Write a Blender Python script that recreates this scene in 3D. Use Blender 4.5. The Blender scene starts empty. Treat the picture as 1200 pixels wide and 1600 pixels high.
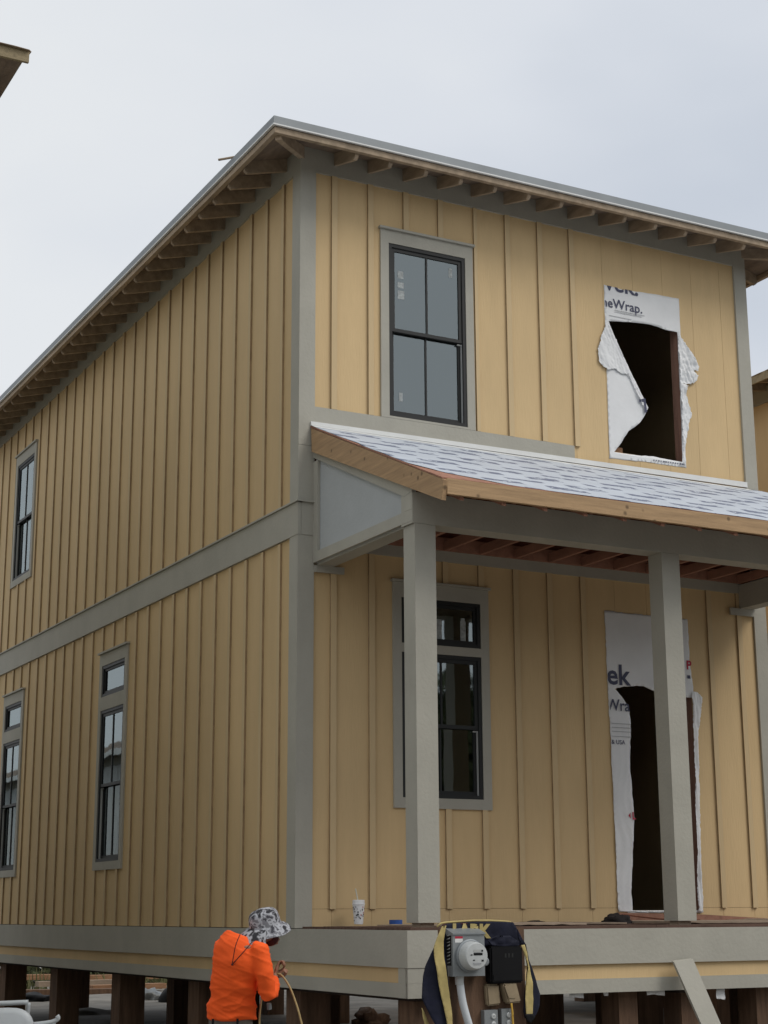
import bpy, bmesh, math, random
from mathutils import Vector, Matrix, noise
from mathutils.geometry import delaunay_2d_cdt
random.seed(7)
SC = bpy.context.scene
COL = SC.collection
# ------------------------------------------------------------------ camera
R=(0.883552, -0.468309, -0.004714); U=(-0.107592, -0.212769, 0.971161); F=(0.455807, 0.857564, 0.238379); LOC=(-6.323081, -13.587404, 0.130339)
cd = bpy.data.cameras.new('camera'); cam = bpy.data.objects.new('camera', cd); COL.objects.link(cam)
cd.sensor_fit = 'VERTICAL'; cd.sensor_height = 36.0; cd.lens = 57.376; cd.clip_end = 2000; cd.clip_start = .1
cam.matrix_world = Matrix(((R[0], U[0], -F[0], LOC[0]), (R[1], U[1], -F[1], LOC[1]), (R[2], U[2], -F[2], LOC[2]), (0, 0, 0, 1)))
SC.camera = cam
# ------------------------------------------------------------------ sky and sun
w = bpy.data.worlds.new('World'); SC.world = w; w.use_nodes = True
nt = w.node_tree; nt.nodes.clear()
N = nt.nodes.new; LK = nt.links.new
out = N('ShaderNodeOutputWorld'); mix = N('ShaderNodeMixShader'); LK(mix.outputs[0], out.inputs[0])
SUN_EL, SUN_AZ = math.radians(48), math.radians(140)      # azimuth clockwise from +y
sky = N('ShaderNodeTexSky'); sky.sky_type = 'NISHITA'; sky.sun_disc = False
sky.sun_elevation = SUN_EL; sky.sun_rotation = SUN_AZ
b1 = N('ShaderNodeBackground'); b1.inputs[1].default_value = .10; LK(sky.outputs[0], b1.inputs[0])
b2 = N('ShaderNodeBackground'); b2.inputs[1].default_value = 1.02
tc = N('ShaderNodeTexCoord'); mp = N('ShaderNodeMapping'); mp.inputs['Scale'].default_value = (1, 1, 2.2)
LK(tc.outputs['Generated'], mp.inputs[0])
n1 = N('ShaderNodeTexNoise'); n1.inputs['Scale'].default_value = 1.9; n1.inputs['Detail'].default_value = 5; n1.inputs['Roughness'].default_value = .42
LK(mp.outputs[0], n1.inputs[0])
# broad cloud banks: darker bank of cloud towards +x, brighter deck elsewhere
dt = N('ShaderNodeVectorMath'); dt.operation = 'DOT_PRODUCT'; dt.inputs[1].default_value = (.93, .30, .10); LK(tc.outputs['Generated'], dt.inputs[0])
ma = N('ShaderNodeMath'); ma.operation = 'MULTIPLY_ADD'; ma.inputs[1].default_value = .75; LK(dt.outputs['Value'], ma.inputs[0]); LK(n1.outputs[0], ma.inputs[2])
sb_ = N('ShaderNodeMath'); sb_.operation = 'SUBTRACT'; sb_.inputs[1].default_value = .3; LK(ma.outputs[0], sb_.inputs[0])
cr = N('ShaderNodeValToRGB'); LK(sb_.outputs[0], cr.inputs[0])
e = cr.color_ramp.elements
e[0].position = .58; e[0].color = (.80, .825, .85, 1)
e[1].position = .90; e[1].color = (.56, .61, .69, 1)
m = e.new(.72); m.color = (.72, .755, .81, 1)
LK(cr.outputs[0], b2.inputs[0])
mix.inputs[0].default_value = .94
LK(b1.outputs[0], mix.inputs[1]); LK(b2.outputs[0], mix.inputs[2])
sd = bpy.data.lights.new('sun', 'SUN'); sd.energy = 1.5; sd.angle = math.radians(28); sd.color = (1, .95, .88)
so = bpy.data.objects.new('sun', sd); COL.objects.link(so)
sv = Vector((math.sin(SUN_AZ)*math.cos(SUN_EL), math.cos(SUN_AZ)*math.cos(SUN_EL), math.sin(SUN_EL)))
so.rotation_euler = sv.to_track_quat('Z', 'Y').to_euler()
SC.view_settings.view_transform = 'Standard'; SC.view_settings.look = 'None'
SC.view_settings.exposure = 0.0; SC.view_settings.gamma = 1; SC.view_settings.use_curve_mapping = False
SC.render.engine = 'CYCLES'
SC.render.resolution_x = 768; SC.render.resolution_y = 1024

# ------------------------------------------------------------------ materials
def mat(name, col, rough=.7, var=.12, scale=3.0, stretch=(1, 1, 1), bump=.15, bscale=60, bstretch=(1, 1, 1),
        col2=None, metal=0, spec=.35, grime=0, knots=0):
    m = bpy.data.materials.new(name); m.use_nodes = True
    t = m.node_tree; b = t.nodes['Principled BSDF']; nn = t.nodes.new; lk = t.links.new
    b.inputs['Roughness'].default_value = rough; b.inputs['Metallic'].default_value = metal
    b.inputs['Specular IOR Level'].default_value = spec
    tc = nn('ShaderNodeTexCoord')
    mp = nn('ShaderNodeMapping'); mp.inputs['Scale'].default_value = stretch; lk(tc.outputs['Object'], mp.inputs[0])
    n = nn('ShaderNodeTexNoise'); n.inputs['Scale'].default_value = scale; n.inputs['Detail'].default_value = 6; n.inputs['Roughness'].default_value = .6
    lk(mp.outputs[0], n.inputs[0])
    r = nn('ShaderNodeValToRGB'); lk(n.outputs[0], r.inputs[0])
    c2 = col2 or tuple(c*(1-var*2) for c in col)
    r.color_ramp.elements[0].position = .3; r.color_ramp.elements[0].color = (*c2, 1)
    r.color_ramp.elements[1].position = .7; r.color_ramp.elements[1].color = (*[min(1, c*(1+var*.5)) for c in col], 1)
    oi = nn('ShaderNodeObjectInfo'); rv = nn('ShaderNodeMath'); rv.operation = 'MULTIPLY_ADD'
    rv.inputs[1].default_value = var*.6; rv.inputs[2].default_value = 1-var*.3; lk(oi.outputs['Random'], rv.inputs[0])
    mu = nn('ShaderNodeMix'); mu.data_type = 'RGBA'; mu.blend_type = 'MULTIPLY'; mu.inputs[0].default_value = 1
    lk(r.outputs[0], mu.inputs[6]); lk(rv.outputs[0], mu.inputs[7])
    last = mu.outputs[2]
    if grime:
        g = nn('ShaderNodeTexNoise'); g.inputs['Scale'].default_value = 1.3; g.inputs['Detail'].default_value = 8; g.inputs['Roughness'].default_value = .7
        gm = nn('ShaderNodeMapping'); gm.inputs['Scale'].default_value = (3, 3, .5); lk(tc.outputs['Object'], gm.inputs[0]); lk(gm.outputs[0], g.inputs[0])
        gr = nn('ShaderNodeMapRange'); gr.inputs[1].default_value = .45; gr.inputs[2].default_value = .75; gr.inputs[3].default_value = 0; gr.inputs[4].default_value = grime
        lk(g.outputs[0], gr.inputs[0])
        gx = nn('ShaderNodeMix'); gx.data_type = 'RGBA'; lk(gr.outputs[0], gx.inputs[0]); lk(last, gx.inputs[6]); gx.inputs[7].default_value = (*[c*.62 for c in col], 1)
        last = gx.outputs[2]
    if knots:
        v = nn('ShaderNodeTexVoronoi'); v.inputs['Scale'].default_value = knots; lk(tc.outputs['Object'], v.inputs[0])
        kr = nn('ShaderNodeMapRange'); kr.inputs[1].default_value = .06; kr.inputs[2].default_value = .15; kr.inputs[3].default_value = .85; kr.inputs[4].default_value = 0
        lk(v.outputs['Distance'], kr.inputs[0])
        kx = nn('ShaderNodeMix'); kx.data_type = 'RGBA'; lk(kr.outputs[0], kx.inputs[0]); lk(last, kx.inputs[6]); kx.inputs[7].default_value = (*[c*.3 for c in col], 1)
        last = kx.outputs[2]
    lk(last, b.inputs['Base Color'])
    if bump:
        mp2 = nn('ShaderNodeMapping'); mp2.inputs['Scale'].default_value = bstretch; lk(tc.outputs['Object'], mp2.inputs[0])
        n2 = nn('ShaderNodeTexNoise'); n2.inputs['Scale'].default_value = bscale; n2.inputs['Detail'].default_value = 4; lk(mp2.outputs[0], n2.inputs[0])
        bu = nn('ShaderNodeBump'); bu.inputs['Strength'].default_value = bump; bu.inputs['Distance'].default_value = .01
        lk(n2.outputs[0], bu.inputs['Height']); lk(bu.outputs[0], b.inputs['Normal'])
    return m
M = {}
M['yellow'] = mat('yellow_siding_paint', (.665, .485, .262), .75, .06, 1.1, (1, 1, .35), .28, 26, (3, 3, .25), grime=.2)
M['batten'] = mat('batten_paint', (.63, .475, .272), .75, .06, 1.1, (1, 1, .35), .28, 26, (3, 3, .25), grime=.15)
M['batten_edge'] = mat('painted_shade_batten_edge', (.37, .265, .15), .85, .15, 6, bump=.2)  # shadow line beside each batten, painted into the side-face colour
M['trim'] = mat('grey_green_trim_paint', (.41, .395, .34), .7, .05, 2, bump=.3, bscale=30, bstretch=(1, 1, 1), grime=.16)
M['trim_sheen'] = mat('reflection_tinted_trim', (.44, .465, .475), .7, .05, 1.5, bump=.25, bscale=30, grime=.08)  # same trim paint, with its bluish reflection put into the base colour
M['wood'] = mat('raw_pine', (.47, .31, .17), .75, .14, 4, (.6, 6, 10), .3, 40, (1, 8, 12), knots=6)
M['woody'] = mat('raw_pine_rake', (.46, .30, .165), .75, .14, 4, (6, .6, 10), .3, 40, (8, 1, 12), knots=6)
M['rafter'] = mat('weathered_rafter_wood', (.40, .31, .22), .8, .18, 3, (4, 1, 4), .3, 40)
M['deckwood'] = mat('old_soffit_boards', (.25, .19, .145), .85, .2, 3, (5, 1, 1), .3, 30)
M['joist'] = mat('red_brown_joist_wood', (.38, .19, .13), .8, .15, 3, (4, 1, 4), .3, 40)
M['soffit'] = mat('red_sheathing', (.21, .075, .045), .85, .2, 2, bump=.3)
M['pile'] = mat('treated_pile_wood', (.17, .10, .062), .85, .25, 3, (6, 6, .6), .5, 25, (6, 6, .6))
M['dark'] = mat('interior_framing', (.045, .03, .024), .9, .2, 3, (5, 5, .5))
M['stud'] = mat('rough_jamb_wood', (.36, .20, .145), .8, .2, 3, (8, 8, .6), .4, 30)
M['metal'] = mat('grey_roof_metal', (.23, .25, .265), .5, .08, 2, bump=.05, metal=.35, spec=.5)
M['white'] = mat('white_flashing', (.74, .75, .74), .5, .05, 3, bump=.1)
M['wrap'] = mat('white_house_wrap', (.76, .77, .78), .55, .04, 3, bump=.35, bscale=7)
M['frame'] = mat('black_window_frame', (.018, .019, .019), .5, .1, 5, bump=0, spec=.35)
M['liner'] = mat('pale_jamb_liner', (.42, .43, .42), .5, .05, bump=0)
M['sticker'] = mat('window_sticker', (.40, .43, .43), .6, .25, 30, bump=0)
M['navyink'] = mat('dark_wrap_ink', (.075, .08, .13), .7, .05, bump=0)
M['redink'] = mat('red_wrap_ink', (.45, .03, .06), .7, .05, bump=0)
M['greyink'] = mat('faint_grey_ink', (.42, .43, .45), .7, .05, bump=0)
M['sand'] = mat('grey_sand', (.25, .235, .21), .95, .22, 1.2, bump=.9, bscale=9)
M['cream'] = mat('cream_siding', (.62, .63, .56), .75, .05, 1.5, bump=.3, bscale=30)
M['plastic'] = mat('white_plastic', (.62, .66, .69), .4, .05, bump=.05, spec=.5)
M['box'] = mat('galvanised_meter_box', (.27, .29, .30), .45, .08, 6, bump=.08, metal=.35, spec=.5)
M['boxl'] = mat('meter_cover_plastic', (.50, .52, .52), .35, .06, 30, bump=.05, spec=.5)
M['black'] = mat('black_plastic', (.008, .008, .009), .6, .1, bump=.05, spec=.15)
M['oldwood'] = mat('weathered_fascia_wood', (.33, .265, .16), .8, .15, 3, (.6, 6, 8), .3, knots=5)
M['tan'] = mat('tan_cover_plastic', (.30, .235, .15), .6, .1, 12, bump=.1)
M['navy'] = mat('navy_nylon', (.009, .011, .028), .8, .2, 9, bump=.5, bscale=14)
M['gold'] = mat('pale_gold_fabric', (.50, .40, .165), .75, .1, 12, bump=.4, bscale=20)
M['maroon'] = mat('dark_red_fabric', (.07, .012, .012), .8, .1)
M['orange'] = mat('orange_knit_shirt', (1.0, .12, .015), .8, .05, 5, bump=.6, bscale=12)
M['skin'] = mat('tan_skin', (.30, .15, .095), .55, .08, 12, bump=.05)
M['trousers'] = mat('grey_work_trousers', (.16, .145, .125), .85, .12, 6, bump=.3)
M['hose'] = mat('tan_hose', (.45, .33, .15), .6, .1, 9, bump=0)
M['cord'] = mat('yellow_cord', (.62, .38, .06), .6, .1, bump=0)
M['rag'] = mat('black_rag', (.02, .016, .016), .9, .2, bump=.5)
M['ply'] = mat('weathered_plywood', (.36, .28, .21), .85, .15, 2, bump=.2)
M['deck'] = mat('red_brown_deck_board', (.13, .075, .055), .8, .2, 3, (1, 8, 8), .3)
M['blue'] = mat('blue_tape', (.03, .09, .32), .5, .1, bump=0)
M['leaf'] = mat('olive_leaves', (.085, .095, .04), .8, .35, 6, bump=0, col2=(.04, .05, .02))
M['grass'] = mat('dry_grass', (.16, .15, .07), .9, .3, 6, bump=0, col2=(.07, .085, .035))
M['bark'] = mat('tree_bark', (.07, .055, .04), .9, .3, 6)
M['lumber'] = mat('orange_lumber', (.36, .20, .11), .8, .2, 3, (1, 8, 8))

def glass():
    m = bpy.data.materials.new('window_glass'); m.use_nodes = True
    t = m.node_tree; t.nodes.clear(); nn = t.nodes.new; lk = t.links.new
    o = nn('ShaderNodeOutputMaterial'); mx = nn('ShaderNodeMixShader'); fr = nn('ShaderNodeFresnel'); fr.inputs[0].default_value = 2.75
    tr = nn('ShaderNodeBsdfTransparent'); tr.inputs[0].default_value = (.50, .54, .53, 1)
    gl = nn('ShaderNodeBsdfGlossy'); gl.inputs['Roughness'].default_value = .025; gl.inputs[0].default_value = (.86, .96, .98, 1)
    n = nn('ShaderNodeTexNoise'); n.inputs['Scale'].default_value = 1.6
    tc = nn('ShaderNodeTexCoord'); lk(tc.outputs['Object'], n.inputs[0])
    bu = nn('ShaderNodeBump'); bu.inputs['Strength'].default_value = .03; bu.inputs['Distance'].default_value = .05
    lk(n.outputs[0], bu.inputs['Height']); lk(bu.outputs[0], gl.inputs['Normal'])
    lk(fr.outputs[0], mx.inputs[0]); lk(tr.outputs[0], mx.inputs[1]); lk(gl.outputs[0], mx.inputs[2]); lk(mx.outputs[0], o.inputs[0])
    return m
M['glass'] = glass()

def underlay():
    # pale synthetic roof underlayment with rows of smeared dark blue printing
    m = mat('printed_roof_underlayment', (.53, .575, .64), .6, .06, 3, bump=.3, bscale=5)
    t = m.node_tree; b = t.nodes['Principled BSDF']; nn = t.nodes.new; lk = t.links.new
    base = b.inputs['Base Color'].links[0].from_socket
    tc = nn('ShaderNodeTexCoord'); sp = nn('ShaderNodeSeparateXYZ'); lk(tc.outputs['Object'], sp.inputs[0])
    def mth(op, a, bb=None, c=None):
        n = nn('ShaderNodeMath'); n.operation = op
        for i, v in enumerate((a, bb, c)):
            if v is None: continue
            if isinstance(v, (int, float)): n.inputs[i].default_value = v
            else: lk(v, n.inputs[i])
        return n.outputs[0]
    yy = mth('MULTIPLY', sp.outputs[1], 1/.25)
    nz = nn('ShaderNodeTexNoise'); nz.inputs['Scale'].default_value = 1.7; nz.inputs['Detail'].default_value = 4; lk(tc.outputs['Object'], nz.inputs[0])
    yy = mth('ADD', yy, mth('MULTIPLY', nz.outputs[0], 1.3))
    row = mth('FLOOR', yy); fy = mth('FRACT', yy)
    xo = mth('ADD', mth('MULTIPLY', sp.outputs[0], 1/.66), mth('MULTIPLY', row, .437))
    fx = mth('FRACT', xo)
    inx = mth('LESS_THAN', fx, .62)
    iny = mth('MULTIPLY', mth('GREATER_THAN', fy, .25), mth('LESS_THAN', fy, .70))
    st = nn('ShaderNodeTexNoise'); st.inputs['Scale'].default_value = 1; st.inputs['Detail'].default_value = 5; st.inputs['Roughness'].default_value = .7
    cmb = nn('ShaderNodeCombineXYZ'); lk(mth('MULTIPLY', sp.outputs[0], 9), cmb.inputs[0]); lk(mth('MULTIPLY', sp.outputs[1], 10), cmb.inputs[1]); lk(cmb.outputs[0], st.inputs[0])
    ink = mth('GREATER_THAN', st.outputs[0], .44)
    f = mth('MULTIPLY', mth('MULTIPLY', inx, iny), ink)
    mx = nn('ShaderNodeMix'); mx.data_type = 'RGBA'; lk(mth('MULTIPLY', f, .8), mx.inputs[0]); lk(base, mx.inputs[6]); mx.inputs[7].default_value = (.07, .085, .16, 1)
    lk(mx.outputs[2], b.inputs['Base Color'])
    return m
M['underlay'] = underlay()

def camo():
    m = mat('grey_camouflage_cloth', (.45, .46, .50), .85, .08, 8, bump=.3)
    t = m.node_tree; b = t.nodes['Principled BSDF']; nn = t.nodes.new; lk = t.links.new
    tc = nn('ShaderNodeTexCoord'); n = nn('ShaderNodeTexNoise'); n.inputs['Scale'].default_value = 17; n.inputs['Detail'].default_value = 2.5; n.inputs['Distortion'].default_value = .25
    lk(tc.outputs['Object'], n.inputs[0]); r = nn('ShaderNodeValToRGB'); r.color_ramp.interpolation = 'CONSTANT'; lk(n.outputs[0], r.inputs[0])
    e = r.color_ramp.elements; e[0].position = 0; e[0].color = (.03, .03, .035, 1); e[1].position = .42; e[1].color = (.15, .15, .165, 1)
    x = e.new(.47); x.color = (.40, .41, .44, 1); x = e.new(.56); x.color = (.20, .20, .22, 1); x = e.new(.64); x.color = (.05, .05, .06, 1)
    lk(r.outputs[0], b.inputs['Base Color']); return m
M['camo'] = camo()

# ------------------------------------------------------------------ helpers
def mk(name, bm, m, parent=None, smooth=False, label=None, kind=None):
    bmesh.ops.recalc_face_normals(bm, faces=bm.faces[:])
    me = bpy.data.meshes.new(name); bm.to_mesh(me); bm.free()
    if smooth:
        for p in me.polygons: p.use_smooth = True
    for mm in (m if isinstance(m, (list, tuple)) else [m]): me.materials.append(M[mm])
    o = bpy.data.objects.new(name, me); COL.objects.link(o)
    if parent: o.parent = parent; o.matrix_parent_inverse = parent.matrix_world.inverted()
    if label: o['label'] = label
    if kind: o['kind'] = kind
    return o
def thing(name, label, cat, loc=(0, 0, 0), group=None):
    o = bpy.data.objects.new(name, None); COL.objects.link(o); o.location = loc; o.empty_display_size = .2
    o.matrix_world = Matrix.Translation(loc)
    o['label'] = label; o['category'] = cat
    if group: o['group'] = group
    return o
def tag(o, label, cat, group=None):
    o['label'] = label; o['category'] = cat
    if group: o['group'] = group
    return o
def box(bm, x0, x1, y0, y1, z0, z1, T=None, bev=0):
    P = [(x, y, z) for x in (x0, x1) for y in (y0, y1) for z in (z0, z1)]
    v = [bm.verts.new(T(*p) if T else p) for p in P]
    for f in ((0, 1, 3, 2), (4, 6, 7, 5), (0, 4, 5, 1), (2, 3, 7, 6), (0, 2, 6, 4), (1, 5, 7, 3)): bm.faces.new([v[i] for i in f])
    return v
def bx(name, m, parent, *a, T=None, **k):
    bm = bmesh.new(); box(bm, *a, T=T); return mk(name, bm, m, parent, **k)
def prism(bm, pts, d0, d1, T):
    a = [bm.verts.new(T(u, d0, w)) for u, w in pts]; b = [bm.verts.new(T(u, d1, w)) for u, w in pts]
    n = len(pts); bm.faces.new(a); bm.faces.new(b[::-1])
    for i in range(n): bm.faces.new((a[i], a[(i+1) % n], b[(i+1) % n], b[i]))
def tube(bm, pts, r, seg=8, caps=True):
    pts = [Vector(p) for p in pts]; rr = r if isinstance(r, (list, tuple)) else [r]*len(pts)
    rings = []; up = None
    for i, p in enumerate(pts):
        t = (pts[min(i+1, len(pts)-1)]-pts[max(i-1, 0)]).normalized()
        if up is None:
            up = Vector((0, 0, 1)) if abs(t.z) < .9 else Vector((1, 0, 0))
        s = t.cross(up).normalized(); up = s.cross(t).normalized()
        rings.append([bm.verts.new(p+(s*math.cos(a)+up*math.sin(a))*rr[i]) for a in [2*math.pi*k/seg for k in range(seg)]])
    for a, b in zip(rings, rings[1:]):
        for k in range(seg): bm.faces.new((a[k], a[(k+1) % seg], b[(k+1) % seg], b[k]))
    if caps: bm.faces.new(rings[0][::-1]); bm.faces.new(rings[-1])
def smoothpts(pts, n=6):
    pts = [Vector(p) for p in pts]; o = []
    q = [pts[0]*2-pts[1]]+pts+[pts[-1]*2-pts[-2]]
    for i in range(1, len(q)-2):
        for k in range(n):
            t = k/n; a, b, c, d = q[i-1], q[i], q[i+1], q[i+2]
            o.append(.5*((2*b)+(-a+c)*t+(2*a-5*b+4*c-d)*t*t+(-a+3*b-3*c+d)*t**3))
    o.append(pts[-1]); return o
def loft(bm, rings, seg=20):
    # rings: (centre, axis_a (vector with length), axis_b (vector with length))
    R_ = []
    for c, a, b in rings:
        c, a, b = Vector(c), Vector(a), Vector(b)
        R_.append([bm.verts.new(c+a*math.cos(t)+b*math.sin(t)) for t in [2*math.pi*k/seg for k in range(seg)]])
    for p, q in zip(R_, R_[1:]):
        for k in range(seg): bm.faces.new((p[k], p[(k+1) % seg], q[(k+1) % seg], q[k]))
    bm.faces.new(R_[0][::-1]); bm.faces.new(R_[-1])
def ball(bm, c, r, sub=2, M3=None):
    r = r if isinstance(r, (tuple, list)) else (r, r, r)
    mt = Matrix.Translation(c) @ (M3.to_4x4() if M3 else Matrix()) @ Matrix.Diagonal((*r, 1))
    bmesh.ops.create_icosphere(bm, subdivisions=sub, radius=1, matrix=mt)
FR = lambda u, d, w: (u, -d, w)             # on the front wall: u along x, d outward
SD = lambda u, d, w: (-d, u, w)             # on the left side wall: u along y, d outward
def inpoly(x, y, P):
    c = False; j = len(P)-1
    for i in range(len(P)):
        if (P[i][1] > y) != (P[j][1] > y) and x < (P[j][0]-P[i][0])*(y-P[i][1])/(P[j][1]-P[i][1]+1e-12)+P[i][0]: c = not c
        j = i
    return c
def sheet(name, poly, m, parent, T, disp, step=.03, holes=(), th=.004, rag=0, smooth=True, label=None):
    """a flexible sheet cut to an outline, meshed inside and pushed out of its plane by disp(u, w)"""
    loops = []
    for P in [poly]+list(holes):
        Q = []
        for i in range(len(P)):
            a, b = Vector(P[i]), Vector(P[(i+1) % len(P)]); n = max(1, int((b-a).length/step))
            for k in range(n):
                p = a.lerp(b, k/n)
                if rag and (k or len(P) > 6): p += Vector((noise.noise((p.x*40, p.y*40, 3)), noise.noise((p.x*40, p.y*40, 9))))*rag+Vector((noise.noise((p.x*120, p.y*120, 3)), noise.noise((p.x*120, p.y*120, 9))))*rag*.7
                Q.append(p)
        loops.append(Q)
    vs, ed = [], []
    for Q in loops:
        o = len(vs); vs += [Vector((p.x, p.y)) for p in Q]; ed += [(o+i, o+(i+1) % len(Q)) for i in range(len(Q))]
    nb = len(vs)
    xs = [p[0] for p in poly]; ys = [p[1] for p in poly]
    y = min(ys)+step/2; r = 0
    L = [[(p.x, p.y) for p in Q] for Q in loops]
    while y < max(ys):
        x = min(xs)+step*(.25 if r % 2 else .75)
        while x < max(xs):
            if inpoly(x, y, L[0]) and not any(inpoly(x, y, h) for h in L[1:]): vs.append(Vector((x, y)))
            x += step
        y += step*.87; r += 1
    V, E_, Fc, *_ = delaunay_2d_cdt(vs, ed, [], 0, 1e-5)
    bm = bmesh.new(); bv = [bm.verts.new(T(v.x, disp(v.x, v.y), v.y)) for v in V]
    for f in Fc:
        cx = sum(V[i].x for i in f)/3; cy = sum(V[i].y for i in f)/3
        if inpoly(cx, cy, L[0]) and not any(inpoly(cx, cy, h) for h in L[1:]):
            try: bm.faces.new([bv[i] for i in f])
            except ValueError: pass
    for v in [v for v in bm.verts if not v.link_faces]: bm.verts.remove(v)
    o = mk(name, bm, m, parent, smooth=smooth, label=label)
    if th:
        s = o.modifiers.new('thickness', 'SOLIDIFY'); s.thickness = th; s.offset = 0
    return o
def crumple(a, sc, seed=0, base=0.0):
    return lambda u, w: base+a*(noise.noise((u*sc, w*sc, seed))+.5*noise.noise((u*sc*2.3, w*sc*2.3, seed+5)))
def text(bm_parent, name, s, size, u, w, m, T, d=.008, clips=(), bold=0.0, sx=1, mirror=False, rot=0, keep=None):
    cu = bpy.data.curves.new('t', 'FONT'); cu.body = s; cu.size = size; cu.offset = bold; cu.resolution_u = 3; cu.fill_mode = 'FRONT'
    o = bpy.data.objects.new('t', cu); COL.objects.link(o); bpy.context.view_layer.update()
    me = bpy.data.meshes.new_from_object(o); bpy.data.objects.remove(o)
    bm = bmesh.new(); bm.from_mesh(me); bpy.data.meshes.remove(me)
    cr_, sr = math.cos(rot), math.sin(rot)
    for v in bm.verts:
        x, y = v.co.x*sx, v.co.y
        v.co = Vector((u+x*cr_-y*sr, w+x*sr+y*cr_, 0))
    for (pu, pw, nu, nw) in clips:       # keep the side opposite the normal
        bmesh.ops.bisect_plane(bm, geom=bm.verts[:]+bm.edges[:]+bm.faces[:], plane_co=(pu, pw, 0), plane_no=(nu, nw, 0), clear_outer=True)
    for v in bm.verts: v.co = Vector(T(v.co.x, (d(v.co.x, v.co.y) if callable(d) else d), v.co.y))
    return mk(name, bm, m, bm_parent)

# ------------------------------------------------------------------ ground
GZ = -1.5
bm = bmesh.new()
def gh(x, y):
    d = math.hypot(x-2, y-4); h = .05*noise.noise((x*.35, y*.35, 0))+.03*noise.noise((x*1.3, y*1.3, 4))
    h += .02*noise.noise((x*4, y*4, 1)) if d < 30 else 0
    return GZ+h
n = 150; g = []
for i in range(n+1):
    a = (i/n*2-1); X = 2+math.copysign(abs(a)**2.6*900, a)+a*24
    row = []
    for j in range(n+1):
        b = (j/n*2-1); Y = 8+math.copysign(abs(b)**2.6*900, b)+b*30
        row.append(bm.verts.new((X, Y, gh(X, Y))))
    g.append(row)
for i in range(n):
    for j in range(n): bm.faces.new((g[i][j], g[i+1][j], g[i+1][j+1], g[i][j+1]))
mk('ground', bm, 'sand', smooth=True, kind='structure')

# ------------------------------------------------------------------ houses
BAT, BD = .062, .022
def window(parent, u0, u1, w0, w1, T, transom=None, sill_th=.1, head=.12, stick=(), hd=1):
    """u0..u1, w0..w1: casing outside. Everything is a child or grandchild of the window."""
    wn = bpy.data.objects.new('window', None); COL.objects.link(wn); wn.parent = parent; wn.matrix_world = Matrix.Translation(T((u0+u1)/2, 0, w0))
    bpy.context.view_layer.update()
    c = .092
    bx('casing', 'trim', wn, u0, u0+c, -.002, .034, w0+sill_th, w1-head, T=T); bx('casing', 'trim', wn, u1-c, u1, -.002, .034, w0+sill_th, w1-head, T=T)
    bx('casing', 'trim', wn, u0, u1, -.002, .034, w1-head, w1-.012, T=T)
    bx('head_cap', 'trim', wn, u0-.018, u1+.018, -.002, .06, w1-.010, w1+.012, T=T)
    bx('sill', 'trim', wn, u0, u1, -.002, .036, w0, w0+sill_th, T=T)
    a0, a1 = u0+c+.002, u1-c-.002
    units = []
    if transom:
        bx('mullion', 'trim', wn, u0+c, u1-c, -.002, .034, transom[0], transom[1], T=T)
        units.append((transom[1], w1-head, False)); units.append((w0+sill_th, transom[0], True))
    else: units.append((w0+sill_th, w1-head, True))
    gp = .045
    for b0, b1, hung in units:
        b0 += .002; b1 -= .002; f = .036
        bm = bmesh.new()
        for a in ((a0, a0+f, b0, b1), (a1-f, a1, b0, b1), (a0+f, a1-f, b0, b0+f), (a0+f, a1-f, b1-f, b1)): box(bm, a[0], a[1], -.09, .026, a[2], a[3], T=T)
        mk('window_frame', bm, 'frame', wn)
        c0, c1, e0, e1 = a0+f+.001, a1-f-.001, b0+f+.001, b1-f-.001
        if not hung:
            bm = bmesh.new(); s = .03
            for a in ((c0, c0+s, e0, e1), (c1-s, c1, e0, e1), (c0+s, c1-s, e0, e0+s), (c0+s, c1-s, e1-s, e1)): box(bm, a[0], a[1], -.03, .010, a[2], a[3], T=T)
            sh = mk('sash', bm, 'frame', wn)
            bx('pane', 'glass', sh, c0+s, c1-s, -.008, -.004, e0+s, e1-s, T=T)
            continue
        mid = (e0+e1)/2
        for (p0, p1, q0, q1) in ((mid-.02, e1, -.014, .014), (e0, mid+.02, -.048, -.018)):
            bm = bmesh.new(); s = .036
            for a in ((c0, c0+s, p0, p1), (c1-s, c1, p0, p1), (c0+s, c1-s, p0, p0+s), (c0+s, c1-s, p1-s, p1)): box(bm, a[0], a[1], q0, q1, a[2], a[3], T=T)
            sh = mk('sash', bm, 'frame', wn)
            mu = (c0+c1)/2; qm = (q0+q1)/2
            for (v0, v1) in ((c0+s, mu-.009), (mu+.009, c1-s)):
                bx('pane', 'glass', sh, v0, v1, qm-.002, qm+.002, p0+s, p1-s, T=T)
            bx('muntin', 'frame', sh, mu-.009, mu+.009, qm-.01, qm+.012, p0+s, p1-s, T=T)
        bx('jamb_liner', 'liner', wn, *((c1-.007, c1) if hd == 1 else (c1-.012, c1)), -.016, .006, e0, mid-.03, T=T)
        bx('jamb_liner', 'liner', wn, c1-.05, c1-.007, -.016, -.0, mid-.042, mid-.03, T=T)
    for (s0, s1, t0, t1, dd) in stick: bx('window_sticker', 'sticker', wn, s0, s1, dd, dd+.0015, t0, t1, T=T)
    return wn
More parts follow.
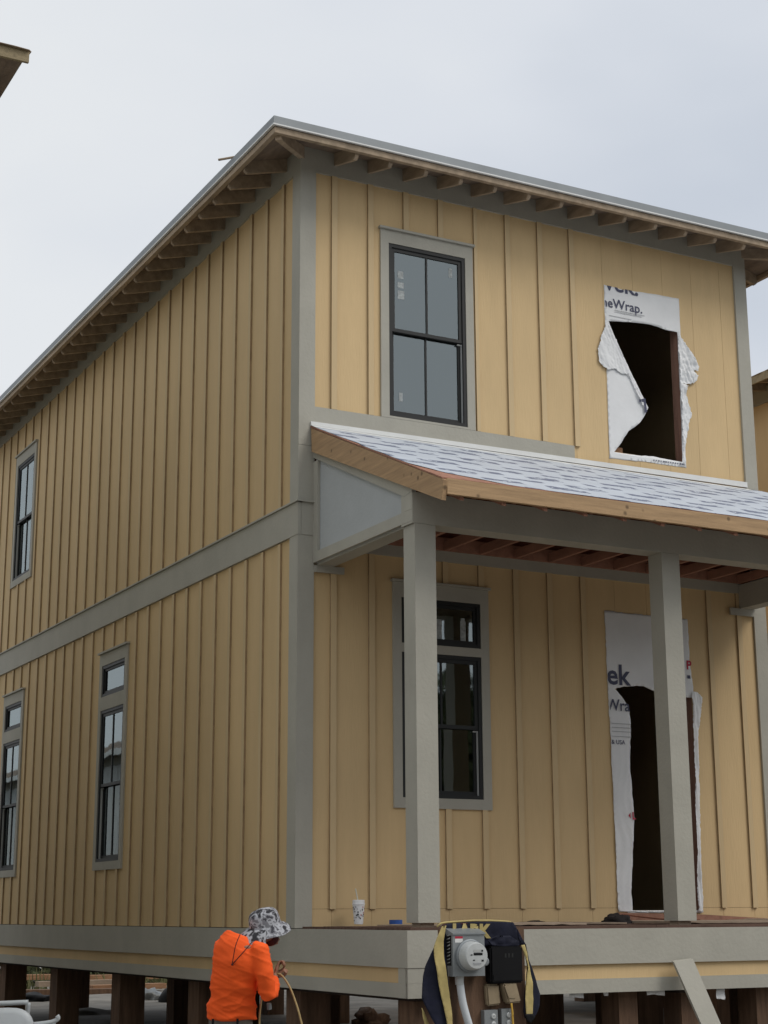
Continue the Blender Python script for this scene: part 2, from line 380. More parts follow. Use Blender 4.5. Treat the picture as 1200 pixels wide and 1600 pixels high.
def rects_minus(u0, u1, w0, w1, op):
    """split a rectangle round openings -> list of rectangles"""
    out = []
    for (a0, a1, b0, b1) in [(u0, u1, w0, w1)]:
        cuts = sorted({u0, u1, *[min(max(o[0], u0), u1) for o in op], *[min(max(o[1], u0), u1) for o in op]})
        for c0, c1 in zip(cuts, cuts[1:]):
            if c1-c0 < .004: continue
            ws = [(w0, w1)]
            for o in op:
                if o[0] < c1-.001 and o[1] > c0+.001:
                    nw = []
                    for p0, p1 in ws:
                        if o[3] <= p0 or o[2] >= p1: nw.append((p0, p1)); continue
                        if o[2] > p0+.004: nw.append((p0, o[2]))
                        if o[3] < p1-.004: nw.append((o[3], p1))
                    ws = nw
            out += [(c0, c1, p0, p1) for p0, p1 in ws]
    return out
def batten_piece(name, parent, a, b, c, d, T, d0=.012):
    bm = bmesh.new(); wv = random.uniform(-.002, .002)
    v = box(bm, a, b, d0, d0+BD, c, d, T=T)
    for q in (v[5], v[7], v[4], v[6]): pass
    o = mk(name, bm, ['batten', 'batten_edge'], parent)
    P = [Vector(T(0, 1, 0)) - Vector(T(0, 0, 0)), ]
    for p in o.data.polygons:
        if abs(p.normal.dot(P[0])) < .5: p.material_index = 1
    return o
def battens(parent, first, last_u, sp, w0, w1, T, blocks=(), m='yellow', name='batten', shadow=0):
    u = first; k = 0
    while u < last_u:
        for (a, b, c, d) in rects_minus(u, u+BAT, w0, w1, [bk for bk in blocks if not (bk[1] < u+.004 or bk[0] > u+BAT-.004)]):
            if b-a < BAT*.45: continue
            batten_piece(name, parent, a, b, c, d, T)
        u += sp; k += 1
SPC = .4064
house = thing('house', 'pale yellow two-storey board and batten house on wooden piles with unfinished front porch', 'house')
# openings: front (window upper, hole upper, window lower, door); side windows
F_OP = [(.951, 1.845, 4.885, 6.711), (3.665, 4.60, 4.87, 6.60), (1.068, 1.952, 1.177, 3.079), (3.57, 4.542, .14, 2.62)]
S_WIN = [(4.715, 5.745, .635, 3.245, (2.535, 2.70)), (9.13, 10.16, .635, 3.235, (2.535, 2.70)), (9.06, 10.13, 4.84, 6.87, None)]
S_OP = [(a+.093, b-.093, c+.096, d-.161) for a, b, c, d, e in S_WIN]
W, L = 5.5533, 15.2
# wall cores (framed wall behind the siding)
bm = bmesh.new()
for (a, b, c, d) in rects_minus(.0, W, -.0, 7.56, F_OP): box(bm, a, b, -.14, 0, c, d, T=FR)
mk('front_wall', bm, 'stud', house)
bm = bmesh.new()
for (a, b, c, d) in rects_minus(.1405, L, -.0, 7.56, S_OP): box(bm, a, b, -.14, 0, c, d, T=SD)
mk('left_wall', bm, 'dark', house)
bm = bmesh.new(); box(bm, W-.14, W, .1405, L, 0, 7.56); box(bm, .1405, W-.1405, L-.14, L, 0, 7.56)
mk('rear_wall', bm, 'yellow', house)
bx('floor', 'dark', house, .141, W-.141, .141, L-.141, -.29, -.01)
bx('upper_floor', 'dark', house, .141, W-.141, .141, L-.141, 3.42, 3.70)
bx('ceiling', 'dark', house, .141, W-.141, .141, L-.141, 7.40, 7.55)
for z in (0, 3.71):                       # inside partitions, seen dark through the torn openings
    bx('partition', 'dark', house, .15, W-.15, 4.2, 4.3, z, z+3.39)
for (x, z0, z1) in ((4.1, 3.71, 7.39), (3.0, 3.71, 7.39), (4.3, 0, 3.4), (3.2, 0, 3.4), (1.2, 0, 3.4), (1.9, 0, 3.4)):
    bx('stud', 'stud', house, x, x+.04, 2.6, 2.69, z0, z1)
bx('stud', 'lumber', house, 3.82, 3.93, .20, .24, 4.60, 5.0, label='stub of orange lumber standing inside the torn upper opening')

# --- siding panels, front
def panels(parent, seams, w0, w1, T, op, m='yellow', th=.012, gap=.0016):
    for a, b in zip(seams, seams[1:]):
        for (p, q, r, s) in rects_minus(a, b, w0, w1, op):
            g0 = gap if abs(p-a) < 1e-6 else 0; g1 = gap if abs(q-b) < 1e-6 else 0
            bx('siding_panel', m, parent, p+g0, q-g1, 0.001, th, r, s, T=T)
fs = [0.002]+[.34+SPC*k for k in range(13)]+[W-.002]
FO2 = [(F_OP[0]), (3.665, 4.60, 4.87, 6.60), F_OP[2], (3.57, 4.542, .14, 2.62)]
panels(house, fs, 4.60, 7.55, FR, FO2); panels(house, fs, .166, 3.60, FR, FO2); panels(house, [.1, 1.3, 2.5, 3.7, W-.1], 3.605, 4.598, FR, [], m='soffit')
panels(house, fs, .004, .163, FR, [(3.57, 4.542, .14, .2)])        # skirt strip under the battens
ss = [.002]+[.43+SPC*k for k in range(37)]+[L]
panels(house, [s for s in ss], 3.75, 7.55, SD, S_OP); panels(house, [s for s in ss], .0, 3.748, SD, S_OP)
# --- battens
wb = lambda a, b, c, d: (a-.02, b+.02, c, d+.012)
battens(house, .3107, 3.3, SPC, 4.862, 7.33, FR, [wb(.858, 1.938, 4.7, 6.86)])
battens(house, .3107, 3.45, SPC, .162, 3.47, FR, [wb(.975, 2.045, 1.078, 3.235)])
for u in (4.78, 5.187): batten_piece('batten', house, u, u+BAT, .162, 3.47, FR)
SB = [wb(a, b, c, d) for a, b, c, d, e in S_WIN]
battens(house, .4003-BAT*.5, L-.1, SPC, 3.915, 7.33, SD, SB)
battens(house, .4003-BAT*.5, L-.1, SPC, 0.0, 3.57, SD, SB)
# --- trim boards
def trim(name, *a, T=FR, m='trim', **k): return bx(name, m, house, *a, T=T, **k)
D0, D1 = .0125, .037
trim('corner_board', -.037, .132, D0, D1, 0.0, 4.46, m='trim'); trim('corner_board', -.037, .132, D0, D1, 4.463, 7.56)
trim('corner_board', -.012, .150, D0, D1, 0.0, 3.5835, T=SD); trim('corner_board', -.012, .150, D0, D1, 3.904, 7.56, T=SD)
trim('corner_board', W-.132, W+.037, D0, D1, 4.463, 7.56); trim('corner_board', W-.132, W+.037, D0, D1, 0, 4.46)
bx('corner_board', 'trim', house, W+.0005, W+.036, -.012, .15, 0, 7.56)
trim('frieze_board', .1325, W-.1325, D0, D1-.002, 7.305, 7.56)
trim('frieze_board', .1505, L, D0, D1-.002, 7.305, 7.56, T=SD)
trim('frieze_board', .1325, W-.1325, D0, D1-.002, 3.47, 3.62)
trim('band_board', -.042, L, D0, .042, 3.584, 3.898, T=SD)
trim('band_board', .0, .131, .0375, .042, 3.584, 3.898)
trim('band_cap', -.07, L, .001, .062, 3.899, 3.915, T=SD)
trim('band_cap', -.05, .131, .0375, .066, 3.899, 3.915)
trim('apron_board', .1325, 3.14, .0135, .035, 4.70, 4.86)
# --- windows
G1, G2 = .0025, -.0305
ws = window(house, .858, 1.938, 4.862, 6.862, FR, sill_th=.022, head=.15,
       stick=[(1.066, 1.13, 6.36, 6.44, G1), (1.066, 1.135, 6.26, 6.32, G1), (1.066, 1.14, 6.14, 6.23, G1), (1.665, 1.705, 6.48, 6.58, G1), (1.09, 1.13, 5.07, 5.16, G2)])
window(house, .975, 2.045, 1.078, 3.235, FR, transom=(2.55, 2.635), sill_th=.098, head=.155,
       stick=[(1.74, 1.80, 2.70, 2.90, -.0035), (1.40, 1.53, 2.70, 2.90, -.0035), (1.745, 1.79, 2.84, 2.93, -.0015)])
for a, b, c, d, e in S_WIN: window(house, a, b, c, d, SD, transom=e, sill_th=.095, head=.16, hd=2)
# --- deck rim, floor beams
RF = lambda u, d, w: (u, -2.08-d, w)
for nm, mm, d0, d1, z0, z1 in (('rim_board', 'trim', 0, .042, -.288, -.006), ('rim_siding', 'yellow', 0, .014, -.405, -.2885), ('rim_skirt', 'trim', 0, .024, -.515, -.4055)):
    bx(nm, mm, house, -d1-.0006, W, d0, d1, z0, z1, T=RF)
    bx(nm, mm, house, -2.08 if nm != 'rim_board' else -2.08, L, d0-.0, d1, z0, z1, T=SD)
bx('corner_board', 'trim', house, -.037, .30, .0145, .0365, -.4045, -.2895, T=RF); bx('corner_board', 'trim', house, -.037, .30, .0245, .0365, -.515, -.4055, T=RF)
bx('corner_board', 'trim', house, -2.079, -1.96, .0145, .0365, -.4045, -.2895, T=SD); bx('corner_board', 'trim', house, -2.079, -1.96, .0245, .0365, -.515, -.4055, T=SD)
bx('floor_beam', 'dark', house, .045, .30, -2.07, L, -.80+.26, -.30); bx('floor_beam', 'dark', house, 5.2, 5.5, -2.07, L, -.54, -.30)
bx('floor_beam', 'dark', house, 2.6, 2.85, -2.07, L, -.54, -.30)
bx('rim_board', 'dark', house, W-.04, W, -2.07, L, -.5, -.01)
bx('subfloor', 'dark', house, .05, W-.05, -2.07, 0, -.1, -.012)
# deck boards, their red-brown ends showing at the rim
y = -2.06
while y < -.15:
    for (x0, x1) in ((.02, 2.4), (2.403, W-.05)):
        bx('deck_board', 'deck', house, x0, x1, y, y+.135, -.0115, .016+random.uniform(-.004, .004))
    y += .142
# --- piles
def pile(x, y, s=.3, sy=None, z1=-.54):
    return bx('pile', 'pile', house, x, x+s, y-(sy or s), y, GZ-.3, z1)
for k in range(7):
    pile(.11, .447+2.43*k); pile(2.62, .447+2.43*k, z1=-.54); pile(5.2, .447+2.43*k)
pile(.10, -1.70, .28, .28, -.516)
for x, s in ((2.06, .19), (2.71, .27), (3.53, .28), (4.6, .28), (5.25, .25)): pile(x, -1.95+.25, s, .25, -.516)
for x, y in ((1.1, -1.2), (1.75, -.6), (3.2, -.4)): pile(x, y, .28)
# scraps of house wrap hanging below the rim
for pts in ([(1.502,-0.496),(1.641,-0.499),(1.638,-0.559),(1.500,-0.546)], [(1.838,-0.499),(1.883,-0.500),(1.881,-0.546),(1.843,-0.545)], [(2.275,-0.500),(2.468,-0.504),(2.465,-0.561),(2.365,-0.548),(2.279,-0.551)], [(3.012,-0.518),(3.110,-0.520),(3.103,-0.610),(3.007,-0.597)]):
    sheet('wrap_scrap', pts, 'wrap', house, FR, crumple(.012, 14, 2, 2.05), .02, th=.002, rag=.006)
# --- roof
EZ, OV, SL = 7.41, .545, .28
bm = bmesh.new()
def rz(x, y, off=0): return EZ+off+SL*min(x+OV, W+OV-x, y+OV, L+OV-y)
hw = (W+2*OV)/2
def hip(bm, off, th, o=OV):
    e = [(-o, -o), (W+o, -o), (W+o, L+o), (-o, L+o)]; r = [(W/2, -OV+hw), (W/2, L+OV-hw)]
    lo = [bm.verts.new((x, y, rz(x, y, off))) for x, y in e]+[bm.verts.new((x, y, rz(x, y, off))) for x, y in r]
    hi = [bm.verts.new((v.co.x, v.co.y, v.co.z+th)) for v in lo]
    for q, fl in ((lo, 1), (hi, 0)):
        for f in ((0, 1, 4), (1, 2, 5, 4), (2, 3, 5), (3, 0, 4, 5)): bm.faces.new([q[i] for i in (f[::-1] if fl else f)])
    for i in range(4): j = (i+1) % 4; bm.faces.new((lo[i], lo[j], hi[j], hi[i]))
hip(bm, 0, .022); roof = mk('roof', bm, 'deckwood', house)
bm = bmesh.new(); hip(bm, .023, .03, OV+.005); mk('metal_sheet', bm, 'metal', roof)
e0, e1 = OV+.006, OV+.030
def ring_trim(name, mm, a, b, z0, z1, par):
    for i, (x0, x1, y0, y1) in enumerate(((-b, W+b, -b, -a), (-b, W+b, L+a, L+b), (-b, -a, -a, L+a), (W+a, W+b, -a, L+a))):
        bx(name, mm, par, x0, x1, y0, y1, z0, z1)
ring_trim('drip_edge', 'metal', OV+.006, OV+.024, 7.432, 7.512, roof)
ring_trim('drip_lip', 'white', OV+.004, OV+.031, 7.418, 7.4315, roof)
ring_trim('sub_fascia', 'rafter', OV-.045, OV+.0035, 7.352, 7.409, roof)
def rafter(u, T, a=-.5, b=.25, t=.038):
    pts = [(-a, None)]
    z = lambda d: EZ+SL*(OV-d)
    bm = bmesh.new(); P = []
    prof = [(.5, z(.5)-.001), (.5, z(.5)-.10), (.47, z(.47)-.135), (-.25, z(-.25)-.135), (-.25, z(-.25)-.001)]
    A = [bm.verts.new(T(u, d, w)) for d, w in prof]; B = [bm.verts.new(T(u+t, d, w)) for d, w in prof]
    bm.faces.new(A); bm.faces.new(B[::-1])
    for i in range(5): bm.faces.new((A[i], A[(i+1) % 5], B[(i+1) % 5], B[i]))
    mk('rafter_tail', bm, 'rafter', roof)
for k in range(13): rafter(.34-.038+SPC*k+(.0 if k else .03), FR)
for k in range(31): rafter(.29+SPC*k, SD)
for k in range(8): rafter(.29+SPC*k, lambda u, d, w: (W+d, u, w))
# hip rafters at the corners
for sx in (0, 1):
    bm = bmesh.new(); o0, o1 = -.49, .3; X = lambda o, s: (o+s if sx == 0 else W-o-s)
    vs_ = []
    for s in (-.02, .02):
        for (o, dz) in ((o0, -.002), (o0, -.11), (o1, -.14), (o1, -.002)):
            vs_.append(bm.verts.new((X(o, s), o-s, EZ+SL*(OV+o)+dz-abs(s)*SL)))
    bm.faces.new(vs_[:4]); bm.faces.new(vs_[4:][::-1])
    for i in range(4): bm.faces.new((vs_[i], vs_[(i+1) % 4], vs_[4+(i+1) % 4], vs_[4+i]))
    mk('hip_rafter', bm, 'rafter', roof)
# loose strip of wood poking out over the edge of the roof
bm = bmesh.new(); tube(bm, [(0.026,7.558)] and [(-.66, .60, 7.535), (-.50, .45, 7.545), (-.2, .25, 7.60)], .012, 6)
mk('wood_strip', bm, 'rafter', roof)
# --- porch roof
RAKE = [(-0.064,4.633),(-2.557,3.533)]
PS = (4.633-3.533)/(2.557-.064)
pz = lambda y: 4.633+PS*(y+.064)            # top of the roof sheathing
pr = bpy.data.objects.new('porch_roof', None); COL.objects.link(pr); pr.parent = house
YE = -2.52
def slab(name, mm, x0, x1, y0, y1, t0, t1, par=pr, **k):
    bm = bmesh.new(); P = []
    for x_ in (x0, x1):
        for y_ in (y0, y1):
            for t_ in (t0, t1): P.append(bm.verts.new((x_, y_, pz(y_)+t_)))
    for f in ((0, 1, 3, 2), (4, 6, 7, 5), (0, 4, 5, 1), (2, 3, 7, 6), (0, 2, 6, 4), (1, 5, 7, 3)): bm.faces.new([P[i] for i in f])
    return mk(name, bm, mm, par, **k)
XR = W+.12
slab('roof_sheathing', 'soffit', .121, XR-.01, YE, -.036, -.016, -.001)
for (x0, x1, y0) in ((.0835, 1.4, YE), (1.4, 3.6, YE), (3.6, XR, YE)): slab('plywood_sheet', 'joist', x0+.001, x1-.001, YE-.012, -.04, .0, .011)
# printed underlayment: one sheet, its lower left corner cut back to bare plywood
ul = [(.10, -.045), (.095, -.6), (.125, -.98), (.09, -1.1), (.10, -1.95), (.28, -2.25), (.75, YE+.02), (1.6, YE-.006), (2.4, YE), (3.2, YE-.008), (4.4, YE), (XR-.01, YE-.005), (XR-.01, -.045)]
TU = lambda u, d, w: (u, w, pz(w)+d)
sheet('roof_underlayment', ul, 'underlay', pr, TU, lambda u, w: .0165+.004*noise.noise((u*3, w*3, 1)), .09, th=.002, rag=.006)
slab('drip_flashing', 'joist', .0835, 1.15, YE-.010, YE+.32, .0112, .0128)
# rake board of raw pine with knots
bm = bmesh.new(); prism(bm, [(-0.064,4.627),(-0.082,4.388),(-2.532,3.363),(-2.567,3.525)], -.12, -.0805, SD); mk('rake_board', bm, 'woody', pr)
bm = bmesh.new(); prism(bm, [(-.04, pz(-.04)-.25), (-.04, pz(-.04)), (YE, pz(YE)), (YE, pz(YE)-.20)], -(XR+.036), -XR, SD); mk('rake_board', bm, 'woody', pr)
bx('fascia_board', 'wood', pr, .121, 3.55, YE-.038, YE-.001, pz(YE)-.135, pz(YE)-.004)
bx('fascia_board', 'wood', pr, 3.552, XR, YE-.038, YE-.001, pz(YE)-.137, pz(YE)-.006)
for k in range(13):
    x = .26+SPC*k
    bm = bmesh.new(); prof = [(-.05, pz(-.05)-.018), (-.05, pz(-.05)-.17), (-2.38, pz(-2.38)-.165), (YE+.004, pz(YE)-.165), (YE+.004, pz(YE)-.018)]
    A = [bm.verts.new((x, y, z)) for y, z in prof]; B = [bm.verts.new((x+.038, y, z)) for y, z in prof]
    bm.faces.new(A); bm.faces.new(B[::-1])
    for i in range(5): bm.faces.new((A[i], A[(i+1) % 5], B[(i+1) % 5], B[i]))
    mk('porch_rafter', bm, 'joist', pr)
    bx('ceiling_joist', 'joist', pr, x+.04, x+.078, -1.97, -.08, 3.569, 3.66)
bx('ledger', 'joist', pr, .33, W-.2, -.078, -.04, 3.575, 3.70)
# white flashing along the wall
bm = bmesh.new(); prism(bm, [(.085, 4.66), (.085, 4.70), (W-.13, 4.735), (W-.13, 4.675)], .036, .055, FR); mk('wall_flashing', bm, 'white', pr)
slab('wall_flashing', 'white', .09, W-.13, -.14, -.056, .019, .022)
# cheek triangle on the left: frame boards and sunk panel
px_ = .12; SC_ = lambda u, d, w: (px_-d, u, w)
zt = lambda y: pz(y)-.19
def cheek(T):
    c = bpy.data.objects.new('porch_cheek', None); COL.objects.link(c); c.parent = house
    bm = bmesh.new(); prism(bm, [(-.04, 3.32), (-.04, zt(-.04)), (-1.965, zt(-1.965)), (-1.965, 3.32)], -.04, -.03, T); mk('panel', bm, 'trim_sheen', c)
    bm = bmesh.new(); prism(bm, [(-.038, zt(-.038)), (-1.965, zt(-1.965)), (-1.965, zt(-1.965)-.03), (-1.83, zt(-1.83)-.11), (-.038, zt(-.038)-.11)], -.028, .0, T); mk('top_rail', bm, 'trim', c)
    bx('stile', 'trim', c, -.13, -.038, -.0285, .0, 3.42, zt(-.13)-.1125, T=T)
    bm = bmesh.new(); prism(bm, [(-1.832, 3.422), (-1.832, zt(-1.832)-.113), (-1.965, zt(-1.965)-.033), (-1.965, 3.422)], -.0285, .0, T); mk('stile', bm, 'trim', c)
    bx('bottom_rail', 'trim', c, -1.965, -.038, -.028, .0, 3.32, 3.4195, T=T)
    bx('side_beam', 'trim', c, -1.77, -.038, -.21, -.041, 3.3, 3.56, T=T)
    return c
cheek(SC_)
cheek(lambda u, d, w: (W-.12+d, u, w))
bx('front_beam', 'trim', house, .1225, W-.1225, -1.970, -1.772, 3.30, 3.567)
bx('bearing_block', 'trim', house, .134, .44, -.06, -.038, 3.235, 3.3); bx('bearing_block', 'trim', house, W-.47, W-.1335, -.06, -.038, 3.225, 3.3)
for i, x in enumerate((.143, 2.705, W-.34)):
    pp = bpy.data.objects.new('porch_post', None); COL.objects.link(pp); pp.parent = house
    v = bx('post_wrap', 'trim', pp, x, x+.2, -1.972+.004, -1.772, .05, 3.298)
    bx('post_core', 'ply', pp, x+.035, x+.165, -1.93, -1.80, -.01, .049)

# --- house wrap in the upper opening
up = bpy.data.objects.new('house_wrap', None); COL.objects.link(up); up.parent = house
OUT = [(3.611,6.748),(3.879,6.737),(4.095,6.753),(4.358,6.763),(4.632,6.766),(4.617,5.767),(4.615,4.810),(4.079,4.807),(3.597,4.788),(3.604,5.758)]
HOLE = [(3.655,6.335),(3.860,6.362),(4.076,6.388),(4.267,6.387),(4.423,6.368),(4.582,6.361),(4.581,5.614),(4.567,4.869),(4.381,4.874),(4.168,4.883),(3.913,4.864),(3.663,4.864),(3.769,4.994),(3.859,5.120),(4.016,5.235),(4.080,5.323),(4.137,5.425),(3.957,5.740),(3.785,6.041)]
sheet('wrap_sheet', OUT, 'wrap', up, FR, crumple(.003, 5, 1, .0155), .045, holes=[HOLE], th=.001, rag=.006)
sheet('loose_flap', [(3.622,6.310),(3.662,6.281),(3.793,6.010),(3.932,5.741),(4.111,5.412),(4.053,5.440),(4.006,5.520),(3.929,5.668),(3.882,5.762),(3.798,5.756),(3.699,5.799),(3.597,5.769),(3.500,5.833),(3.490,5.983),(3.548,6.159)], 'wrap', up, FR,
      lambda u, w: .024+.016*abs(noise.noise((u*8+w*3, w*4, 3)))+.013*abs(noise.noise((u*26+w*9, w*7, 7)))+.008*abs(noise.noise((u*70, w*20, 1))), .012, th=.0006, rag=.013)
sheet('loose_flap', [(4.572,6.345),(4.639,6.281),(4.721,6.175),(4.852,5.993),(4.822,5.944),(4.769,5.943),(4.828,5.893),(4.806,5.822),(4.741,5.783),(4.642,5.761),(4.590,5.768),(4.677,5.744),(4.637,5.671),(4.695,5.474),(4.719,5.433),(4.668,5.323),(4.602,5.096),(4.569,4.983),(4.585,4.826),(4.552,4.844),(4.571,5.456),(4.572,5.898)], 'wrap', up, FR,
      lambda u, w: .03+.035*abs(noise.noise((u*18+w*3, w*5, 13)))+.016*abs(noise.noise((u*44, w*14, 4)))+.008*abs(noise.noise((u*80, w*40, 1))), .011, th=.0008, rag=.012)
cl = [(OUT[0][0]+.004, 0, -1, 0), (0, OUT[0][1]-.002, 0, 1)]
tz = [(3.601,6.501),(4.131,6.512)]
text(up, 'lettering', 'meWrap.', .150, tz[0][0]-.072, tz[0][1], 'navyink', FR, .0205, cl, .0018, 1.02)
text(up, 'lettering', 'vek.', .27, tz[0][0]+.015, OUT[0][1]-.048, 'navyink', FR, .0205, cl, .005, 1.05)
for (z, l, x) in ((6.475, .40, 3.74), (6.455, .36, 3.74), (6.40, .30, 3.66)):
    bx('lettering', 'greyink', up, x, x+l, .0205, .0212, z, z+.006, T=FR)
text(up, 'lettering', 'FOR CODE AND INSTALLATION INFORMATION SEE', .026, 4.20, 4.838, 'navyink', FR, .0205, [(4.62, 0, 1, 0)], .0002) if False else None
for k in range(14): bx('lettering', 'navyink', up, 4.17+k*.032, 4.17+k*.032+random.uniform(.012, .026), .0205, .0212, 4.833+.0004*k, 4.846+.0004*k, T=FR)
fl = [(4.001,5.492),(4.088,5.519),(4.105,5.369),(4.070,5.350),(4.069,5.480),(4.008,5.464)]
bm = bmesh.new(); prism(bm, fl, .034, .035, FR); mk('lettering', bm, 'navyink', up)
# --- house wrap over the doorway
dw = bpy.data.objects.new('house_wrap', None); COL.objects.link(dw); dw.parent = house
OUT = [(3.456,3.142),(3.990,3.137),(4.525,3.132),(4.529,2.641),(4.561,2.345),(4.536,0.115),(3.988,0.117),(3.479,0.131),(3.477,0.901),(3.466,1.855)]
HOLE = [(3.544,2.340),(3.666,2.367),(3.787,2.380),(3.909,2.388),(4.014,2.354),(4.109,2.306),(4.542,2.304),(4.525,1.244),(4.504,0.134),(3.658,0.137),(3.656,0.403),(3.719,1.032),(3.697,1.542),(3.728,1.997),(3.712,2.159),(3.636,2.253)]
dwf = lambda u, w: .018+(.012*max(0, min(1, (2.4-w)))*abs(math.sin(u*34+noise.noise((u*3, w*2, 0))*3)) if w < 2.4 else 0)+.003*noise.noise((u*6, w*6, 0))
sheet('wrap_sheet', OUT, 'wrap', dw, FR, dwf, .035, holes=[HOLE], th=.001, rag=.008)
sheet('loose_flap', [(4.519,2.366),(4.602,2.357),(4.658,2.306),(4.620,2.103),(4.573,1.901),(4.556,1.243),(4.527,0.661),(4.519,0.406),(4.535,0.279),(4.509,0.127),(4.460,0.127),(4.482,0.724),(4.511,1.568),(4.519,2.098)], 'wrap', dw, FR,
      lambda u, w: .03+.03*abs(noise.noise((u*26, w*3, 3)))+.012*abs(noise.noise((u*50, w*9, 4))), .014, th=.0008, rag=.008)
x0 = OUT[0][0]+.005
hz = 2.36
text(dw, 'lettering', 'ek', .295, x0-.012, 2.385, 'navyink', FR, .0245, [(x0, 0, -1, 0), (3.66, 2.372, .10, -1)], .006, 1.0)
text(dw, 'lettering', 'Wra', .165, x0-.035, 2.115, 'navyink', FR, .032, [(x0+.012, 0, -1, 0), (3.725, 0, 1, 0)], .002, .95)
text(dw, 'lettering', 'PD', .13, 4.475, 2.60, 'redink', FR, .0245, [(4.545, 0, 1, 0)], .004, 1.0)
bx('lettering', 'navyink', dw, 4.48, 4.52, .0245, .025, 2.50, 2.535, T=FR)
for z in (1.98, 1.94, 1.90, 1.85): bx('lettering', 'greyink', dw, x0+.02, 3.72, .032, .0325, z, z+.006, T=FR)
text(dw, 'lettering', '& USA', .062, x0+.01, 1.775, 'navyink', FR, .032, [(x0+.01, 0, -1, 0)], .0008)
text(dw, 'lettering', 'L', .10, 3.690, 1.03, 'redink', FR, .034, [(3.735, 0, 1, 0)], .003)
bm = bmesh.new(); prism(bm, [(3.645, 1.065), (3.67, 1.095), (3.67, 1.035)], .034, .0345, FR); mk('lettering', bm, 'redink', dw)
bx('door_sill', 'white', house, 3.60, 4.50, -.12, .02, .115, .139, T=FR)

# ------------------------------------------------------------------ neighbouring houses
def simple_house(name, label, x0, x1, y0, y1, z0, zw, ov, sl, wallm, spc, piles=True, band=True, onside=(), fas='oldwood', skip=0):
    h = thing(name, label, 'house', (x0, y0, GZ))
    bx('wall', wallm, h, x0, x1, y0, y1, z0, zw+.1)
    bx('rim_board', 'trim', h, x0-.03, x1+.03, y0-.03, y1+.03, z0-.28, z0-.001)
    bm = bmesh.new()
    hw_ = (min(x1-x0, y1-y0)+2*ov)/2; cx = (x0+x1)/2; yy0, yy1 = y0-ov+hw_, y1+ov-hw_
    e_ = zw-sl*ov+.14
    for off, th, nm, mm in ((0, .025, 'roof', 'deckwood'),):
        lo = [bm.verts.new(p) for p in ((x0-ov, y0-ov, e_), (x1+ov, y0-ov, e_), (x1+ov, y1+ov, e_), (x0-ov, y1+ov, e_), (cx, yy0, e_+sl*hw_), (cx, yy1, e_+sl*hw_))]
        hi = [bm.verts.new(v.co+Vector((0, 0, th))) for v in lo]
        for q in (lo, hi):
            for f in ((0, 1, 4), (1, 2, 5, 4), (2, 3, 5), (3, 0, 4, 5)): bm.faces.new([q[i] for i in f])
        for i in range(4): j = (i+1) % 4; bm.faces.new((lo[i], lo[j], hi[j], hi[i]))
    rf = mk('roof', bm, 'deckwood', h)
    for i_, (a, b, c, d) in enumerate(((x0-ov-.03, x1+ov+(.03 if not skip else .01), y0-ov-.03, y0-ov), (x0-ov-.03, x1+ov+.03, y1+ov, y1+ov+.03), (x0-ov-.03, x0-ov, y0-ov, y1+ov), (x1+ov, x1+ov+.03, y0-ov, y1+ov))):
        if skip and i_ == 3: continue
        bx('fascia', fas, rf, a, b, c, d, e_-.09, e_+.026)
    k = 0; y = y0+.3
    while y < y1-.2 and k < 40:
        for s in onside:
            xw = x0 if s < 0 else x1
            bx('batten', wallm, h, *(sorted((xw+s*.002, xw+s*.022))), y, y+BAT, z0+.01, zw-.2)
            bm = bmesh.new(); xe = xw+s*(ov-.03)
            vv = [bm.verts.new(p) for yy in (y, y+.04) for p in ((xw, yy, zw+.12), (xw, yy, zw-.03), (xe, yy, e_-.08), (xe, yy, e_-.002))]
            bm.faces.new(vv[:4]); bm.faces.new(vv[4:][::-1])
            for i in range(4): bm.faces.new((vv[i], vv[(i+1) % 4], vv[4+(i+1) % 4], vv[4+i]))
            mk('rafter_tail', bm, 'rafter', rf)
        y += spc; k += 1
    for s in onside:
        xw = x0 if s < 0 else x1
        if band: bx('band_board', 'trim', h, *(sorted((xw+s*.002, xw+s*.03))), y0, y1, 3.58, 3.9)
        bx('frieze_board', 'trim', h, *(sorted((xw+s*.002, xw+s*.028))), y0, y1, zw-.19, zw+.05)
    if piles:
        y = y0+.3
        while y < y1:
            for x in (x0+.1, (x0+x1)/2, x1-.4): bx('pile', 'pile', h, x, x+.3, y, y+.3, GZ-.3, z0-.29)
            y += 2.4
    return h, rf, e_
hl, rfl, ez = simple_house('neighbour_house', 'neighbouring house at far left, only its raw wood eave corner showing against the sky', -9.2, -3.52, -.30, 10.4, 0, 7.40, .50, .28, 'cream', SPC, onside=(1,), skip=1)
for k in range(8):
    x = -3.9-SPC*k
    bx('rafter_tail', 'rafter', rfl, x, x+.04, -.76, -.30, ez-.09, ez+.02)
# torn felt edge lying over that eave corner
fe = [(-9.6, -.86), (-3.02, -.86), (-2.985, -.80), (-2.99, -.2), (-3.2, .1), (-9.6, .1)]
sheet('roofing_felt', fe, 'rafter', rfl, lambda u, d, w: (u, w, ez+.03+.28*(w+.8)+d), crumple(.012, 3, 5, .0), .12, th=.006, rag=.015)
hr, rfr, er = simple_house('neighbour_house', 'yellow neighbouring house at right edge, seen through the gap past the corner', 9.03, 14.6, .4, 13, 0, 7.40, .50, .28, 'yellow', SPC, onside=(-1,))
sheet('roofing_felt', [(8.49, .0), (8.49, 12), (9.3, 12), (9.3, .0)], 'rafter', rfr, lambda u, d, w: (u, w, er+.03+.28*(u-8.53)+d), crumple(.02, 3, 5, .0), .12, th=.006, rag=.02)
simple_house('white_cottage', 'low white cottage, seen only as a reflection in the side windows', -12, -5.2, 16.5, 46, -.3, 3.45, .35, .35, 'white', 1.2, piles=False, band=False, onside=(1,), fas='white')

